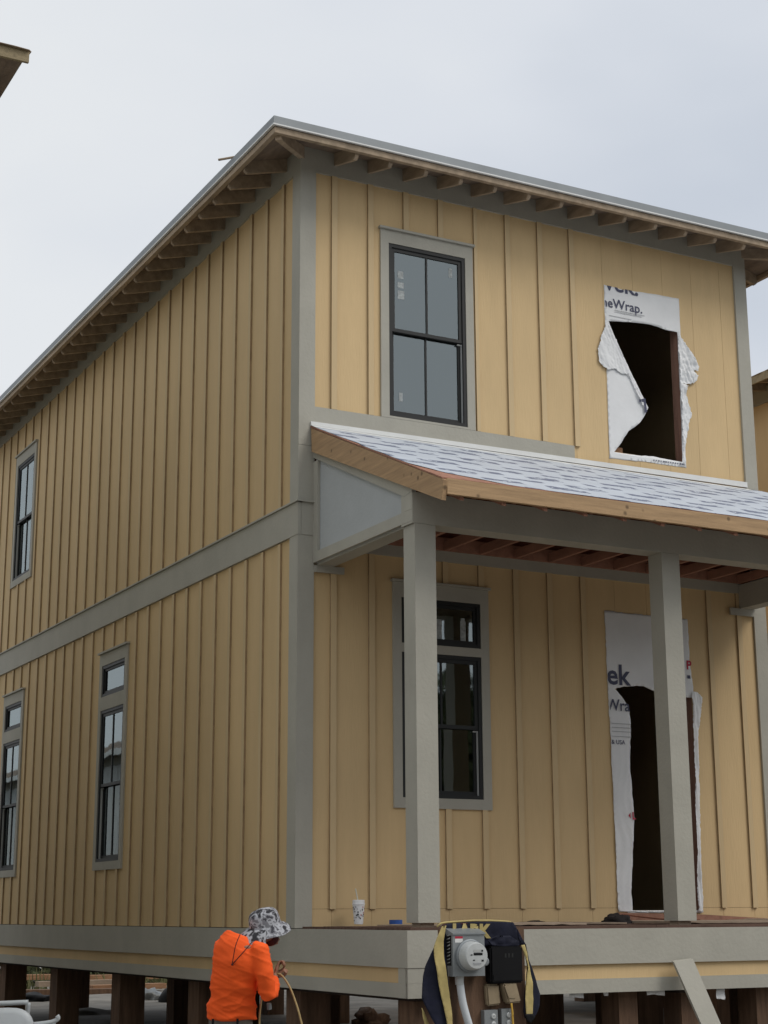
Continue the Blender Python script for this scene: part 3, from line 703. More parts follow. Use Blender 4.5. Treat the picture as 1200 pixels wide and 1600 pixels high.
# ------------------------------------------------------------------ vegetation (behind the house, and across the street behind the camera)
def leaf_mass(name, pts, n, size, m, kind='stuff', up=.3):
    bm = bmesh.new()
    for _ in range(n):
        c, r = random.choice(pts)
        v = Vector((random.gauss(0, 1), random.gauss(0, 1), random.gauss(0, 1))).normalized()*(random.random()**.4)
        p = Vector(c)+Vector((v.x*r[0], v.y*r[1], v.z*r[2]))
        if p.z < GZ-.1: p.z = GZ+random.random()*.3
        a = Vector((random.gauss(0, 1), random.gauss(0, 1), random.gauss(0, up))).normalized()*size*random.uniform(.6, 1.5)
        b = a.cross(Vector((random.gauss(0, 1), random.gauss(0, 1), random.gauss(0, 1)))).normalized()*size*.45
        bm.faces.new([bm.verts.new(q) for q in (p-a, p+b, p+a, p-b)])
    return mk(name, bm, m, kind=kind)
pts = []
for i in range(60):
    t = i/60; x = -6+t*36+random.uniform(-1, 1); y = 26.5+random.uniform(-1.5, 2.5)
    pts.append(((x, y, GZ+.8), (1.6, 1.3, random.uniform(1.1, 2.0))))
leaf_mass('brush', pts, 15000, .16, 'leaf')
bm = bmesh.new()
for _ in range(9000):
    x = random.uniform(-6, 24); y = random.uniform(22, 27)
    if noise.noise((x*.25, y*.25, 2)) < -.1: continue
    h = random.uniform(.15, .6); a = random.uniform(0, 6.28); w_ = .03; tx, ty = random.gauss(0, .12), random.gauss(0, .12)
    bm.faces.new([bm.verts.new(q) for q in ((x-w_*math.cos(a), y-w_*math.sin(a), GZ-.03), (x+w_*math.cos(a), y+w_*math.sin(a), GZ-.03), (x+tx, y+ty, GZ+h))])
mk('tall_grass', bm, 'grass', kind='stuff')
TL = ['tree at the left end of the row across the street', 'tree second from the left across the street', 'tree third from the left across the street', 'middle tree of the row across the street',
      'tree just right of the middle across the street', 'tree third from the right across the street', 'tree second from the right across the street', 'tree at the right end of the row across the street']
for i in range(8):
    x = -34+i*9.5; y = -40+random.uniform(-3, 3); H = random.uniform(11.5, 13.5)
    t = thing('broadleaf_tree', 'broad green '+TL[i], 'tree', (x, y, GZ), 'trees across the street')
    bm = bmesh.new(); tube(bm, smoothpts([(x, y, GZ-.2), (x+.2, y, GZ+2), (x-.1, y+.3, GZ+4), (x+.2, y, GZ+H*.7)], 4), [.35-.02*k for k in range(13)], 8)
    for k in range(5):
        a = k*1.3; tube(bm, [(x, y, GZ+3+k*.5), (x+math.cos(a)*2.2, y+math.sin(a)*2.2, GZ+5+k*.5)], [.12, .04], 6)
    mk('trunk', bm, 'bark', t)
    P = [((x+random.gauss(0, 2.2), y+random.gauss(0, 1.6), GZ+random.uniform(.12, .9)*H), (2.6, 2.2, 1.9)) for _ in range(26)]
    cr_ = leaf_mass('crown', P, 6500, .5, 'leaf', kind=None); cr_.parent = t; cr_.matrix_parent_inverse = t.matrix_world.inverted()

# ------------------------------------------------------------------ debris seen under the house
random.seed(11)
LB = ['long pale board on top of the lumber pile beyond the house', 'orange-brown plank under the pale board of the lumber pile', 'brown plank lowest in the lumber pile beyond the house', 'short brown plank at the right of the lumber pile', 'orange plank topmost at the right of the lumber pile']
for i, (p0, p1, z, wd, mm) in enumerate((([(4.012,21.483)][0], [(6.004,21.524)][0], .20, .25, 'ply'), ([(3.240,22.678)][0], [(5.490,22.591)][0], .30, .3, 'lumber'), ([(3.323,20.965)][0], [(5.957,20.185)][0], .06, .4, 'pile'),
        ([(4.988,20.832)][0], [(6.707,21.051)][0], .12, .3, 'lumber'), ([(5.370,22.672)][0], [(7.137,22.606)][0], .26, .3, 'lumber'))):
    bm = bmesh.new(); d = (Vector(p1)-Vector(p0)); L_ = d.length; d.normalize(); n_ = Vector((-d.y, d.x))
    rot = lambda u, v, ww: (p0[0]+u*d.x+v*n_.x, p0[1]+u*d.y+v*n_.y, GZ+z+ww)
    box(bm, 0, L_, 0, wd, -.06, .05, T=rot); tag(mk('lumber_plank', bm, mm), LB[i], 'plank', 'planks piled beyond the house')
def heap(name, c, r, m, label, cat, seed, sub=3, rough=.5):
    bm = bmesh.new(); ball(bm, (0, 0, 0), 1, sub)
    for v in bm.verts:
        d = 1+rough*noise.noise(v.co*1.9+Vector((seed, 0, 0)))+rough*.4*noise.noise(v.co*5+Vector((seed, 3, 0)))
        v.co = Vector((c[0]+v.co.x*r[0]*d, c[1]+v.co.y*r[1]*d, c[2]+max(v.co.z, -.15)*r[2]*d))
    return tag(mk(name, bm, m, smooth=True), label, cat)
heap('black_tarp', (*[(3.241,19.198)][0], GZ), (.45, .4, .13), 'black', 'flat black tarp bundle lying on the sand under the left of the house', 'tarp', 1)
heap('black_tub', (*[(5.274,17.019)][0], GZ), (.22, .25, .26), 'black', 'rounded black tub lying on the sand near the person', 'tub', 4, rough=.1)
heap('bundle', (*[(5.295,18.137)][0], GZ), (.26, .3, .20), 'box', 'grey wrapped bundle beside the black tub under the house', 'scrap heap', 8)
heap('scrap_heap', (*[(5.552,9.246)][0], GZ), (.27, .3, .20), 'pile', 'dark debris heap on pale sand left of the deck corner post', 'scrap heap', 15, rough=.8)
heap('dirt_mound', (*[(2.672,13.912)][0], GZ-.06), (.6, .5, .16), 'sand', 'low mound of grey sand under the middle of the house', 'mound', 19)

# ------------------------------------------------------------------ things on the deck
cx_, cy_, cz_ = .515, -.20, .030
t = thing('drink_cup', 'tall white paper cup with printed sides, lid and pale straw, on the deck edge', 'cup', (cx_, cy_, cz_))
def lathe(bm, c, prof, seg=24):
    rs = [[bm.verts.new((c[0]+r*math.cos(a), c[1]+r*math.sin(a), c[2]+z)) for a in [2*math.pi*k/seg for k in range(seg)]] for r, z in prof]
    for p, q in zip(rs, rs[1:]):
        for k in range(seg): bm.faces.new((p[k], p[(k+1) % seg], q[(k+1) % seg], q[k]))
    bm.faces.new(rs[0][::-1]); bm.faces.new(rs[-1])
bm = bmesh.new(); lathe(bm, (cx_, cy_, cz_), [(.038, 0), (.040, .004), (.054, .165), (.0545, .168)]); cup = mk('cup_body', bm, 'wrap', t, smooth=False)
bm = bmesh.new(); lathe(bm, (cx_, cy_, cz_), [(.0545, .1685), (.058, .170), (.058, .178), (.055, .182), (.054, .208), (.05, .212)]); mk('lid', bm, 'wrap', t)
bm = bmesh.new(); tube(bm, [(cx_-.005, cy_, cz_+.2), (cx_-.03, cy_, cz_+.31)], .0055, 8); mk('straw', bm, 'cream', t)
for k in range(30):
    a = math.radians(150+k*6.5+random.uniform(-4, 4)); z = random.uniform(.03, .15); r = .040+.014*z/.165+.0006
    bm = bmesh.new(); w_ = random.uniform(.004, .009); h_ = random.uniform(.005, .012)
    c = Vector((cx_+r*math.cos(a), cy_+r*math.sin(a), cz_+z)); tn = Vector((-math.sin(a), math.cos(a), 0)); no = Vector((math.cos(a), math.sin(a), 0))
    q = [c+tn*math.cos(b)*w_+Vector((0, 0, math.sin(b)*h_)) for b in (0, 1.1, 2.2, 3.1, 4.3, 5.2)]
    A = [bm.verts.new(p) for p in q]; B = [bm.verts.new(p+no*.0008) for p in q]; bm.faces.new(A); bm.faces.new(B)
    for i in range(6): bm.faces.new((A[i], A[(i+1) % 6], B[(i+1) % 6], B[i]))
    mk('print_mark', bm, 'redink' if k in (19, 22, 24) else ('frame' if k % 3 else 'greyink'), t)
TPX, TPY, TPZ = .462, -1.0, .034
t = thing('tape_roll', 'roll of bright blue tape lying on the deck left of the corner post', 'tape', (TPX, TPY, TPZ))
bm = bmesh.new(); sg = 28; R1, R0 = .056, .04
rs = [[bm.verts.new((TPX+r*math.cos(a), TPY+r*math.sin(a), TPZ+z)) for a in [2*math.pi*k/sg for k in range(sg)]] for r, z in ((R0, 0), (R1, 0), (R1, .036), (R0, .036))]
for i in range(4):
    for k in range(sg): bm.faces.new((rs[i][k], rs[i][(k+1) % sg], rs[(i+1) % 4][(k+1) % sg], rs[(i+1) % 4][k]))
mk('tape', bm, 'blue', t)
def rag_mesh(c, r, seed):
    bm = bmesh.new(); ball(bm, (0, 0, 0), 1, 4)
    for v in bm.verts:
        d = 1+.28*noise.noise(v.co*2.2+Vector((seed, 0, 0)))+.12*noise.noise(v.co*6+Vector((seed, 0, 0)))
        v.co = Vector((c[0]+v.co.x*r[0]*d, c[1]+v.co.y*r[1]*d, c[2]+max(v.co.z, 0)*r[2]*d))
    return bm
tag(mk('work_rag', rag_mesh((2.95, -.75, .02), (.15, .12, .085), 2), 'rag', smooth=True), 'crumpled black rag heaped on the deck left of the right post', 'rag')
tag(mk('glove', rag_mesh((2.33, -.3, .03), (.09, .06, .022), 5), 'rag', smooth=True), 'flattened dark glove on the deck by the wall right of the jacket', 'glove')
PL = [('warped plywood offcut flat on the deck beside the cup', (.62, 1.75, -1.1, -.35), .014, .022), ('thin grey-brown plywood sheet on the deck below the blue tape', (.9, 1.9, -1.75, -.95), .019, .033),
      ('long weathered plywood sheet behind the jacket on the deck', (1.7, 2.65, -1.3, -.2), .019, .031), ('curled plywood sheet on the deck around the right post', (3.05, 4.3, -1.6, -.5), .020, .040), ('wide plywood sheet on the deck at the right edge', (4.35, 5.4, -1.9, -.6), .019, .044)]
for i, (lb, (x0, x1, y0, y1), z0, z1) in enumerate(PL):
    bm = bmesh.new(); nn_ = 12
    A = [[bm.verts.new((x0+(x1-x0)*i_/nn_+.05*j*0, y0+(y1-y0)*j, z0+.004+dz+.014*abs(noise.noise((i_*.5+i*7, j*3, 1))))) for i_ in range(nn_+1)] for j in (0, 1) for dz in (0, z1-z0)]
    for i_ in range(nn_):
        for a, b in ((0, 1), (1, 3), (3, 2), (2, 0)): bm.faces.new((A[a][i_], A[a][i_+1], A[b][i_+1], A[b][i_]))
    for e_ in (0, nn_): bm.faces.new((A[0][e_], A[1][e_], A[3][e_], A[2][e_]))
    tag(mk('plywood_sheet', bm, 'ply'), lb, 'plywood sheet')
bm = bmesh.new(); prism(bm, [(3.448,0.119),(4.508,0.096),(5.467,0.046),(5.461,-0.018),(3.443,0.028)], .05, .085, FR)
tag(mk('threshold_plank', bm, 'joist'), 'reddish plank lying against the wall below the doorway', 'plank')
bm = bmesh.new(); tube(bm, smoothpts([(3.308,-0.156,0.095)] and [(3.38, -.25, .10), (3.55, -.35, .075), (3.75, -.5, .05), (3.95, -.7, .045)], 5), .008, 6)
tag(mk('bent_stick', bm, 'soffit'), 'thin bent reddish stick lying in front of the doorway', 'stick')

# ------------------------------------------------------------------ leaning board
bm = bmesh.new()
A_ = [(2.470,-0.273),(2.653,-0.266)]
lo = [(A_[0][0]-.02, -2.18, A_[0][1]), (A_[1][0]-.0, -2.18, A_[1][1]+.01), (A_[1][0]+.27, -2.62, GZ), (A_[0][0]+.27, -2.62, GZ)]
nv = Vector((0, -.95, -.33)).normalized()*.02
a = [bm.verts.new(Vector(p)) for p in lo]; b = [bm.verts.new(Vector(p)+Vector((-.004, -.038, -.010))) for p in lo]
bm.faces.new(a); bm.faces.new(b[::-1])
for i in range(4): bm.faces.new((a[i], a[(i+1) % 4], b[(i+1) % 4], b[i]))
tag(mk('leaning_board', bm, 'trim'), 'grey-green trim board leaning against the deck rim at right', 'board')

# ------------------------------------------------------------------ temporary power pedestal
YB = -2.86
TB = lambda u, d, w: (u, YB-d, w)
ped = thing('power_pedestal', 'temporary power pedestal, brown board with grey meter box and outlets', 'power pedestal', (.3, YB, GZ))
bp = [(-0.110,0.036),(0.576,0.031),(0.555,-0.680),(-0.100,-0.657)]
bx('backing_board', 'pile', ped, bp[0][0]+.01, bp[0][0]+.36, -.03, 0, GZ+.3, bp[0][1]-.01, T=TB)
bx('backing_board', 'pile', ped, bp[0][0]+.364, bp[1][0]-.02, -.03, 0, GZ+.3, bp[1][1]-.015, T=TB)
bx('post', 'pile', ped, bp[0][0]+.02, bp[0][0]+.16, -.18, -.031, GZ-.3, bp[0][1]-.03, T=TB); bx('post', 'pile', ped, bp[1][0]-.16, bp[1][0]-.02, -.18, -.031, GZ-.3, bp[1][1]-.03, T=TB)
# meter box: front face outline from its corners
mb = [(-0.127,-0.022),(0.135,-0.024),(0.101,-0.318),(-0.159,-0.322)]
x0, x1, z0, z1 = mb[0][0]-.01, mb[1][0]-.002, mb[3][1], mb[0][1]
DB = .12
bm = bmesh.new(); box(bm, x0, x1, .0, DB, z0, z1, T=TB)
mbx = mk('meter_box', bm, 'box', ped)
bm = bmesh.new(); vv = [bm.verts.new(TB(*p)) for p in ((x0-.004, 0, z1+.045), (x1+.004, 0, z1+.045), (x1+.004, DB+.01, z1+.004), (x0-.004, DB+.01, z1+.004), (x0-.004, 0, z1+.001), (x1+.004, 0, z1+.001), (x1+.004, DB+.01, z1-.006), (x0-.004, DB+.01, z1-.006))]
for f in ((0, 1, 2, 3), (4, 7, 6, 5), (0, 4, 5, 1), (1, 5, 6, 2), (2, 6, 7, 3), (3, 7, 4, 0)): bm.faces.new([vv[i] for i in f])
mk('hood', bm, 'box', mbx)
bx('hood_seam', 'metal', mbx, (x0+x1)/2-.05, (x0+x1)/2-.044, .002, DB+.009, z1+.0046, z1+.006, T=TB) if False else None
mc = ((x0+x1)/2+.004, (z0+z1)/2-.006)
def disc(bm, c, prof, seg=36):
    rs = [[bm.verts.new(TB(c[0]+r*math.cos(a), d, c[1]+r*math.sin(a))) for a in [2*math.pi*k/seg for k in range(seg)]] for r, d in prof]
    for p, q in zip(rs, rs[1:]):
        for k in range(seg): bm.faces.new((p[k], p[(k+1) % seg], q[(k+1) % seg], q[k]))
    bm.faces.new(rs[0][::-1]); bm.faces.new(rs[-1])
bm = bmesh.new(); disc(bm, mc, [(.118, DB), (.118, DB+.02), (.108, DB+.024)]); mk('collar', bm, 'metal', mbx, smooth=False)
bm = bmesh.new(); disc(bm, mc, [(.104, DB+.02), (.100, DB+.07), (.094, DB+.10), (.088, DB+.108), (.04, DB+.111)]); mk('meter_cover', bm, 'boxl', mbx, smooth=False)
FD = DB+.112
for nm, mm, a, b, c_, d_ in (('display', 'black', -.03, .045, .005, .022), ('display', 'liner', -.03, .03, .027, .045), ('meter_mark', 'frame', .036, .05, .03, .043), ('meter_mark', 'frame', -.035, -.02, -.033, -.025), ('meter_mark', 'frame', .036, .055, -.038, -.026), ('meter_mark', 'frame', -.055, -.04, .004, .012), ('meter_mark', 'greyink', -.035, .035, -.052, -.046), ('meter_mark', 'greyink', -.03, .03, -.06, -.056)):
    bx(nm, mm, mbx, mc[0]+a, mc[0]+b, FD-(.0 if nm else 0), FD+.001, mc[1]+c_, mc[1]+d_, T=TB)
# warning sticker and side label
bx('warning_label', 'white', mbx, x0+.02, x0+.085, DB+.0005, DB+.0012, z1-.062, z1-.035, T=TB); bx('warning_label', 'redink', mbx, x0+.02, x0+.085, DB+.0005, DB+.0013, z1-.034, z1-.018, T=TB)
TS = lambda u, d, w: (x0-d, YB-u, w)
bx('side_label', 'black', mbx, .02, .10, .0003, .001, z0+.075, z1-.012, T=TS)
for k in range(9):
    zz = z0+.09+k*.024
    bm = bmesh.new(); prism(bm, [(.034, zz), (.044, zz+.004), (.088, zz+.014+.003*(k % 3)), (.078, zz+.006)], .0013, .0018, TS); mk('label_mark', bm, 'liner', mbx)
# hub and conduit
cpts = smoothpts([(-0.049,-0.325),(-0.040,-0.411),(-0.025,-0.501),(0.000,-0.590),(0.031,-0.680)], 3)
def xz3(pts, y): return [(p[0], y, p[1]) for p in pts]
cp = xz3([(p.x, p.y) for p in cpts], YB-.06); cp += [(cp[-1][0]+.04, YB-.06, GZ-.1)]
bm = bmesh.new(); tube(bm, cp, .028, 12); mk('conduit', bm, 'plastic', ped, smooth=True)
bm = bmesh.new(); tube(bm, [(cp[0][0], YB-.06, z0+.0), (cp[0][0], YB-.06, z0-.06)], [.034, .031], 12); mk('conduit_hub', bm, 'boxl', ped)
bm = bmesh.new(); disc(bm, (x1+.02, z0+.10), [(.03, .05), (.03, .10), (.022, .104)], 20); mk('seal_ring', bm, 'box', ped)
# black breaker box with rounded bag-like cover
bb = [(0.184,-0.107),(0.645,-0.113),(0.642,-0.381),(0.189,-0.380)]
bm = bmesh.new(); box(bm, bb[0][0]+.02, bb[0][0]+.30, .0, .09, bb[3][1], bb[0][1]-.01, T=TB)
bmesh.ops.bevel(bm, geom=bm.edges[:], offset=.012, segments=2, affect='EDGES'); brk = mk('breaker_box', bm, 'black', ped)
for k in range(3): bx('emboss_mark', 'frame', brk, bb[0][0]+.14+.03*k, bb[0][0]+.155+.03*k, .0902, .0915, bb[0][1]-.09, bb[0][1]-.06, T=TB)
bx('breaker_door', 'black', brk, bb[0][0]+.04, bb[0][0]+.28, .0902, .094, bb[3][1]+.02, bb[3][1]+.06, T=TB)
for nm, ps, dd, lab in (('outlet_cover', [(0.183,-0.384),(0.299,-0.387),(0.312,-0.532),(0.196,-0.542)], .05, None), ('outlet_cover', [(0.310,-0.378),(0.428,-0.372),(0.468,-0.518),(0.356,-0.528)], .085, 'tan outlet cover tilted open over the yellow cord')):
    bm = bmesh.new(); prism(bm, ps, .0, dd, TB); bmesh.ops.bevel(bm, geom=bm.edges[:], offset=.012, segments=2, affect='EDGES'); mk(nm, bm, 'tan', ped, label=lab)
bm = bmesh.new(); prism(bm, [(0.318,-0.399),(0.379,-0.392),(0.410,-0.488),(0.354,-0.486)], .086, .09, TB); mk('cover_lip', bm, 'tan', ped)
for ps in ([(0.163,-0.568),(0.278,-0.567),(0.280,-0.692),(0.165,-0.693)], [(0.311,-0.563),(0.394,-0.561),(0.396,-0.696),(0.313,-0.693)]):
    bm = bmesh.new(); prism(bm, ps, 0, .05, TB); ob = mk('outlet_box', bm, 'box', ped)
    cx2 = sum(p[0] for p in ps)/4+.008; zt_ = max(p[1] for p in ps)
    for j in range(2):
        bm = bmesh.new(); disc(bm, (cx2+.01, zt_-.045-.055*j), [(.019, .05), (.019, .058), (.014, .061)], 18); mk('socket', bm, 'boxl', ob)
        for s_ in (-.006, .006): bx('socket_slot', 'black', ob, cx2+.01+s_-.0012, cx2+.01+s_+.0012, .0612, .0618, zt_-.05-.055*j, zt_-.04-.055*j, T=TB)
cc = [(0.382,-0.523),(0.391,-0.600),(0.394,-0.677)]
bm = bmesh.new(); tube(bm, smoothpts(xz3(cc, YB-.075)+[(cc[-1][0]+.03, YB-.10, GZ+.3), (cc[-1][0]+.1, YB-.3, GZ+.03), (cc[-1][0]+.5, YB-.5, GZ+.02)], 4), .0075, 8)
tag(mk('extension_cord', bm, 'cord', smooth=True), 'thin yellow cord hanging from the right tan outlet cover', 'cord')

# ------------------------------------------------------------------ jacket over the pedestal
jk = thing('jacket', 'navy and gold jacket draped over the power pedestal, lettered back and hanging sleeves', 'jacket', (.3, YB, .05))
fold = lambda u, w: .012+.012*noise.noise((u*9, w*5, 2))+.006*noise.noise((u*22, w*14, 6))
sheet('back_panel', [(-0.170,0.032),(-0.116,0.050),(0.103,0.062),(0.326,0.061),(0.445,0.055),(0.472,0.018),(0.504,-0.043),(0.536,-0.113),(0.434,-0.121),(0.355,-0.115),(0.266,-0.123),(0.221,-0.113),(0.127,-0.140),(-0.087,-0.137),(-0.142,-0.208),(-0.162,-0.108)], 'navy', jk, TB, lambda u, w: fold(u, w)+.008, .022, th=.006)
sheet('front_panel', [(0.187,-0.104),(0.367,-0.060),(0.512,-0.098),(0.543,-0.219),(0.539,-0.357),(0.414,-0.400),(0.214,-0.377)], 'navy', jk, TB, lambda u, w: fold(u, w)+.10, .025, th=.006) if False else None
sheet('sleeve', [(-0.254,-0.107),(-0.195,-0.090),(-0.164,-0.207),(-0.150,-0.342),(-0.136,-0.476),(-0.123,-0.654),(-0.121,-0.831),(-0.196,-0.872),(-0.246,-0.677),(-0.297,-0.578),(-0.354,-0.466),(-0.342,-0.316),(-0.325,-0.249)], 'navy', jk, TB, lambda u, w: .03+.03*math.sin(max(0, min(1, (u-bp[0][0]+.2)/.2))*3.1)+fold(u, w), .022, th=.012)
sheet('sleeve_stripe', [(-0.210,0.033),(-0.178,0.037),(-0.201,-0.071),(-0.197,-0.206),(-0.168,-0.385),(-0.139,-0.542),(-0.135,-0.652),(-0.149,-0.828),(-0.191,-0.826),(-0.178,-0.651),(-0.208,-0.518),(-0.243,-0.384),(-0.273,-0.227),(-0.282,-0.115),(-0.243,-0.026)], 'gold', jk, TB, lambda u, w: .085+fold(u, w), .02, th=.005)
sheet('sleeve_stripe', [(-0.339,-0.537),(-0.318,-0.569),(-0.277,-0.649),(-0.257,-0.703),(-0.294,-0.701),(-0.329,-0.612)], 'gold', jk, TB, lambda u, w: .0+fold(u, w), .02, th=.005)
sheet('sleeve', [(0.459,0.004),(0.529,-0.108),(0.554,-0.219),(0.581,-0.284),(0.617,-0.382),(0.643,-0.465),(0.635,-0.543),(0.610,-0.606),(0.581,-0.642),(0.552,-0.659),(0.508,-0.630),(0.498,-0.585),(0.520,-0.426),(0.542,-0.265),(0.512,-0.126),(0.468,-0.061)], 'navy', jk, TB, lambda u, w: .04+fold(u, w)*1.5, .02, th=.012)
sheet('sleeve_stripe', [(0.476,-0.111),(0.504,-0.107),(0.525,-0.172),(0.529,-0.218),(0.544,-0.288),(0.564,-0.380),(0.566,-0.494),(0.557,-0.608),(0.501,-0.611),(0.498,-0.492),(0.514,-0.356),(0.528,-0.273),(0.513,-0.209)], 'gold', jk, TB, lambda u, w: .075+fold(u, w), .018, th=.005)
sheet('cuff', [(0.484,-0.601),(0.563,-0.603),(0.573,-0.631),(0.538,-0.666),(0.505,-0.656)], 'black', jk, TB, lambda u, w: .08+fold(u, w), .016, th=.012)
tp = [(-0.198,0.028),(-0.165,0.051),(-0.127,0.057),(-0.018,0.063),(0.119,0.069),(0.258,0.068),(0.370,0.063),(0.438,0.058)]
bm = bmesh.new(); tube(bm, [(p[0], YB+.0, p[1]) for p in tp], .008, 8); mk('collar_piping', bm, 'gold', jk, smooth=True)
bm = bmesh.new(); tube(bm, [(p[0]+.004, YB-.012, p[1]-.016) for p in tp[1:]], .007, 8); mk('collar_band', bm, 'maroon', jk, smooth=True)
tl = [(-0.081,-0.032),(0.265,-0.026)]
text(jk, 'lettering', 'LARK', .128, tl[0][0]-.005, tl[0][1]-.012, 'gold', TB, lambda u, w: fold(u, w)+.02, (), .008, 1.02, rot=-.02)
sheet('waist_fold', [(0.190,-0.075),(0.280,-0.040),(0.392,-0.041),(0.492,-0.097),(0.469,-0.116),(0.334,-0.118),(0.234,-0.108)], 'navy', jk, TB, lambda u, w: .06+.03*noise.noise((u*14, w*25, 6)), .016, th=.006)

# ------------------------------------------------------------------ plastic chair at the bottom left
ch = thing('plastic_chair', 'white plastic armchair beside the piles, bottom left corner', 'chair', (-2.5, .9, GZ))
def P3(pts): return [Vector(p) for p in pts]
a = P3([(-2.609,1.330,-0.648),(-2.413,1.222,-0.632),(-2.216,1.114,-0.623),(-2.098,1.050,-0.618)])
bm = bmesh.new(); tube(bm, smoothpts(a, 3), .022, 10); mk('top_rail', bm, 'plastic', ch, smooth=True)
a = P3([(-2.092,1.048,-0.623),(-2.089,1.067,-0.694),(-2.092,1.098,-0.803),(-2.083,1.154,-1.021),(-2.092,1.235,-1.293)]); bm = bmesh.new(); tube(bm, smoothpts(a, 3), .018, 10); mk('back_post', bm, 'plastic', ch, smooth=True)
a = P3([(-2.203,0.925,-0.806),(-2.107,0.871,-0.795),(-1.986,0.803,-0.780),(-1.934,0.771,-0.764),(-1.912,0.753,-0.743),(-1.924,0.753,-0.721)]); bm = bmesh.new(); tube(bm, smoothpts(a, 3), .02, 10); mk('armrest', bm, 'plastic', ch, smooth=True)
a = P3([(-1.942,0.779,-0.780),(-1.937,0.839,-1.006),(-1.911,0.915,-1.328)])+[Vector([(-1.911,0.915,-1.328)][0])]
a = a[:3]+[Vector((a[2].x, a[2].y, GZ+.0))]; bm = bmesh.new(); tube(bm, a, .02, 8); mk('leg', bm, 'plastic', ch)
# shell: rounded backrest, seat, remaining legs
c0 = Vector([(-2.319,0.893,-0.889)][0]); Rv = Vector((R[0], R[1], 0)); Fv = Vector((-R[1], R[0], 0))
bm = bmesh.new()
outl = [c0+Rv*(.24*math.copysign(abs(math.cos(t_))**.7, math.cos(t_)))+Vector((0, 0, .24*math.copysign(abs(math.sin(t_))**.7, math.sin(t_)))) for t_ in [2*math.pi*k/32 for k in range(32)]]
A = [bm.verts.new(p) for p in outl]; B = [bm.verts.new(p-Fv*.02) for p in outl]; A2 = [bm.verts.new(c0+(p-c0)*.8-Fv*.035) for p in outl]
bm.faces.new(A); bm.faces.new(A2[::-1])
for i in range(32): j = (i+1) % 32; bm.faces.new((A[i], A[j], B[j], B[i])); bm.faces.new((B[i], B[j], A2[j], A2[i]))
mk('backrest', bm, 'plastic', ch, smooth=True)
bm = bmesh.new(); sz = GZ+.42
for q in (0,):
    P = [c0+Rv*s_*.25+Fv*t_ for s_, t_ in ((-1, 0), (1, 0), (1, -.42), (-1, -.42))]
    A = [bm.verts.new((p.x, p.y, sz)) for p in P]; B = [bm.verts.new((p.x, p.y, sz-.03)) for p in P]; bm.faces.new(A); bm.faces.new(B[::-1])
    for i in range(4): j = (i+1) % 4; bm.faces.new((A[i], A[j], B[j], B[i]))
mk('seat', bm, 'plastic', ch)
for s_, t_ in ((-1, .02), (1, .02), (-1, -.4)):
    p = c0+Rv*s_*.25+Fv*t_; bm = bmesh.new(); tube(bm, [(p.x, p.y, sz), (p.x, p.y, GZ)], [.024, .018], 8); mk('leg', bm, 'plastic', ch)

# ------------------------------------------------------------------ person
def remesh(o, vox, sm=6, disp=None):
    o.modifiers.new('r', 'REMESH').mode = 'VOXEL'; o.modifiers['r'].voxel_size = vox; o.modifiers['r'].use_smooth_shade = True
    s = o.modifiers.new('s', 'SMOOTH'); s.iterations = sm; s.factor = .5
    bpy.context.view_layer.update(); dg = bpy.context.evaluated_depsgraph_get()
    me = bpy.data.meshes.new_from_object(o.evaluated_get(dg)); o.modifiers.clear(); old = o.data
    for mm in old.materials:
        if mm and mm.name not in [x.name for x in me.materials if x]: me.materials.append(mm)
    o.data = me; bpy.data.meshes.remove(old)
    if disp:
        nr = [v.normal.copy() for v in me.vertices]
        for v, n_ in zip(me.vertices, nr): v.co += n_*disp(v.co)
    for p in me.polygons: p.use_smooth = True
    return o
Rv = Vector((R[0], R[1], 0)).normalized(); Fv = Vector((-R[1], R[0], 0)).normalized(); Zv = Vector((0, 0, 1))
def E(c, hw, hd, tilt=0):     # ellipse ring: half width along the picture, half depth away
    return (c, Rv*hw+Zv*tilt, Fv*hd)
pc = P3([(-1.385,-1.830,-0.851),(-1.413,-1.898,-0.638),(-1.434,-1.965,-0.480),(-1.445,-2.021,-0.341),(-1.439,-2.074,-0.204),(-1.421,-2.100,-0.103),(-1.389,-2.095,-0.058),(-1.341,-2.078,-0.040),(-1.284,-2.078,-0.023)])
per = thing('person', 'person in a bright orange long-sleeved shirt and grey camouflage sun hat holding a hose', 'person', (pc[0].x, pc[0].y, GZ))
hd_ = Vector([(-1.224,-2.087,0.018)][0])
bm = bmesh.new()
loft(bm, [E(pc[0], .15, .11), E(pc[1], .155, .11), E(pc[2], .145, .10), E(pc[3], .15, .11), E(pc[4], .16, .11), E(pc[5], .14, .10, -.02), E(pc[6], .07, .07), E(pc[7], .058, .06), E(pc[8], .056, .06)])
ball(bm, hd_, (.082, .098, .112), 3, Matrix.Rotation(0, 3, 'X'))
fd = (Rv*.72+Fv*.55-Zv*.42).normalized()                 # where the face looks
ball(bm, hd_+fd*.045-Zv*.05, .062, 2); tube(bm, [hd_+fd*.09-Zv*.0, hd_+fd*.125-Zv*.035], [.010, .017], 8)
side = fd.cross(Zv).normalized()
for s_ in (-1, 1):
    ball(bm, hd_+side*.083*s_-Zv*.01, (.018, .03, .034), 2)
    ball(bm, hd_+fd*.086+side*.032*s_+Zv*.012, .014, 1)
ball(bm, hd_+fd*.098-Zv*.065, (.022, .022, .010), 2)
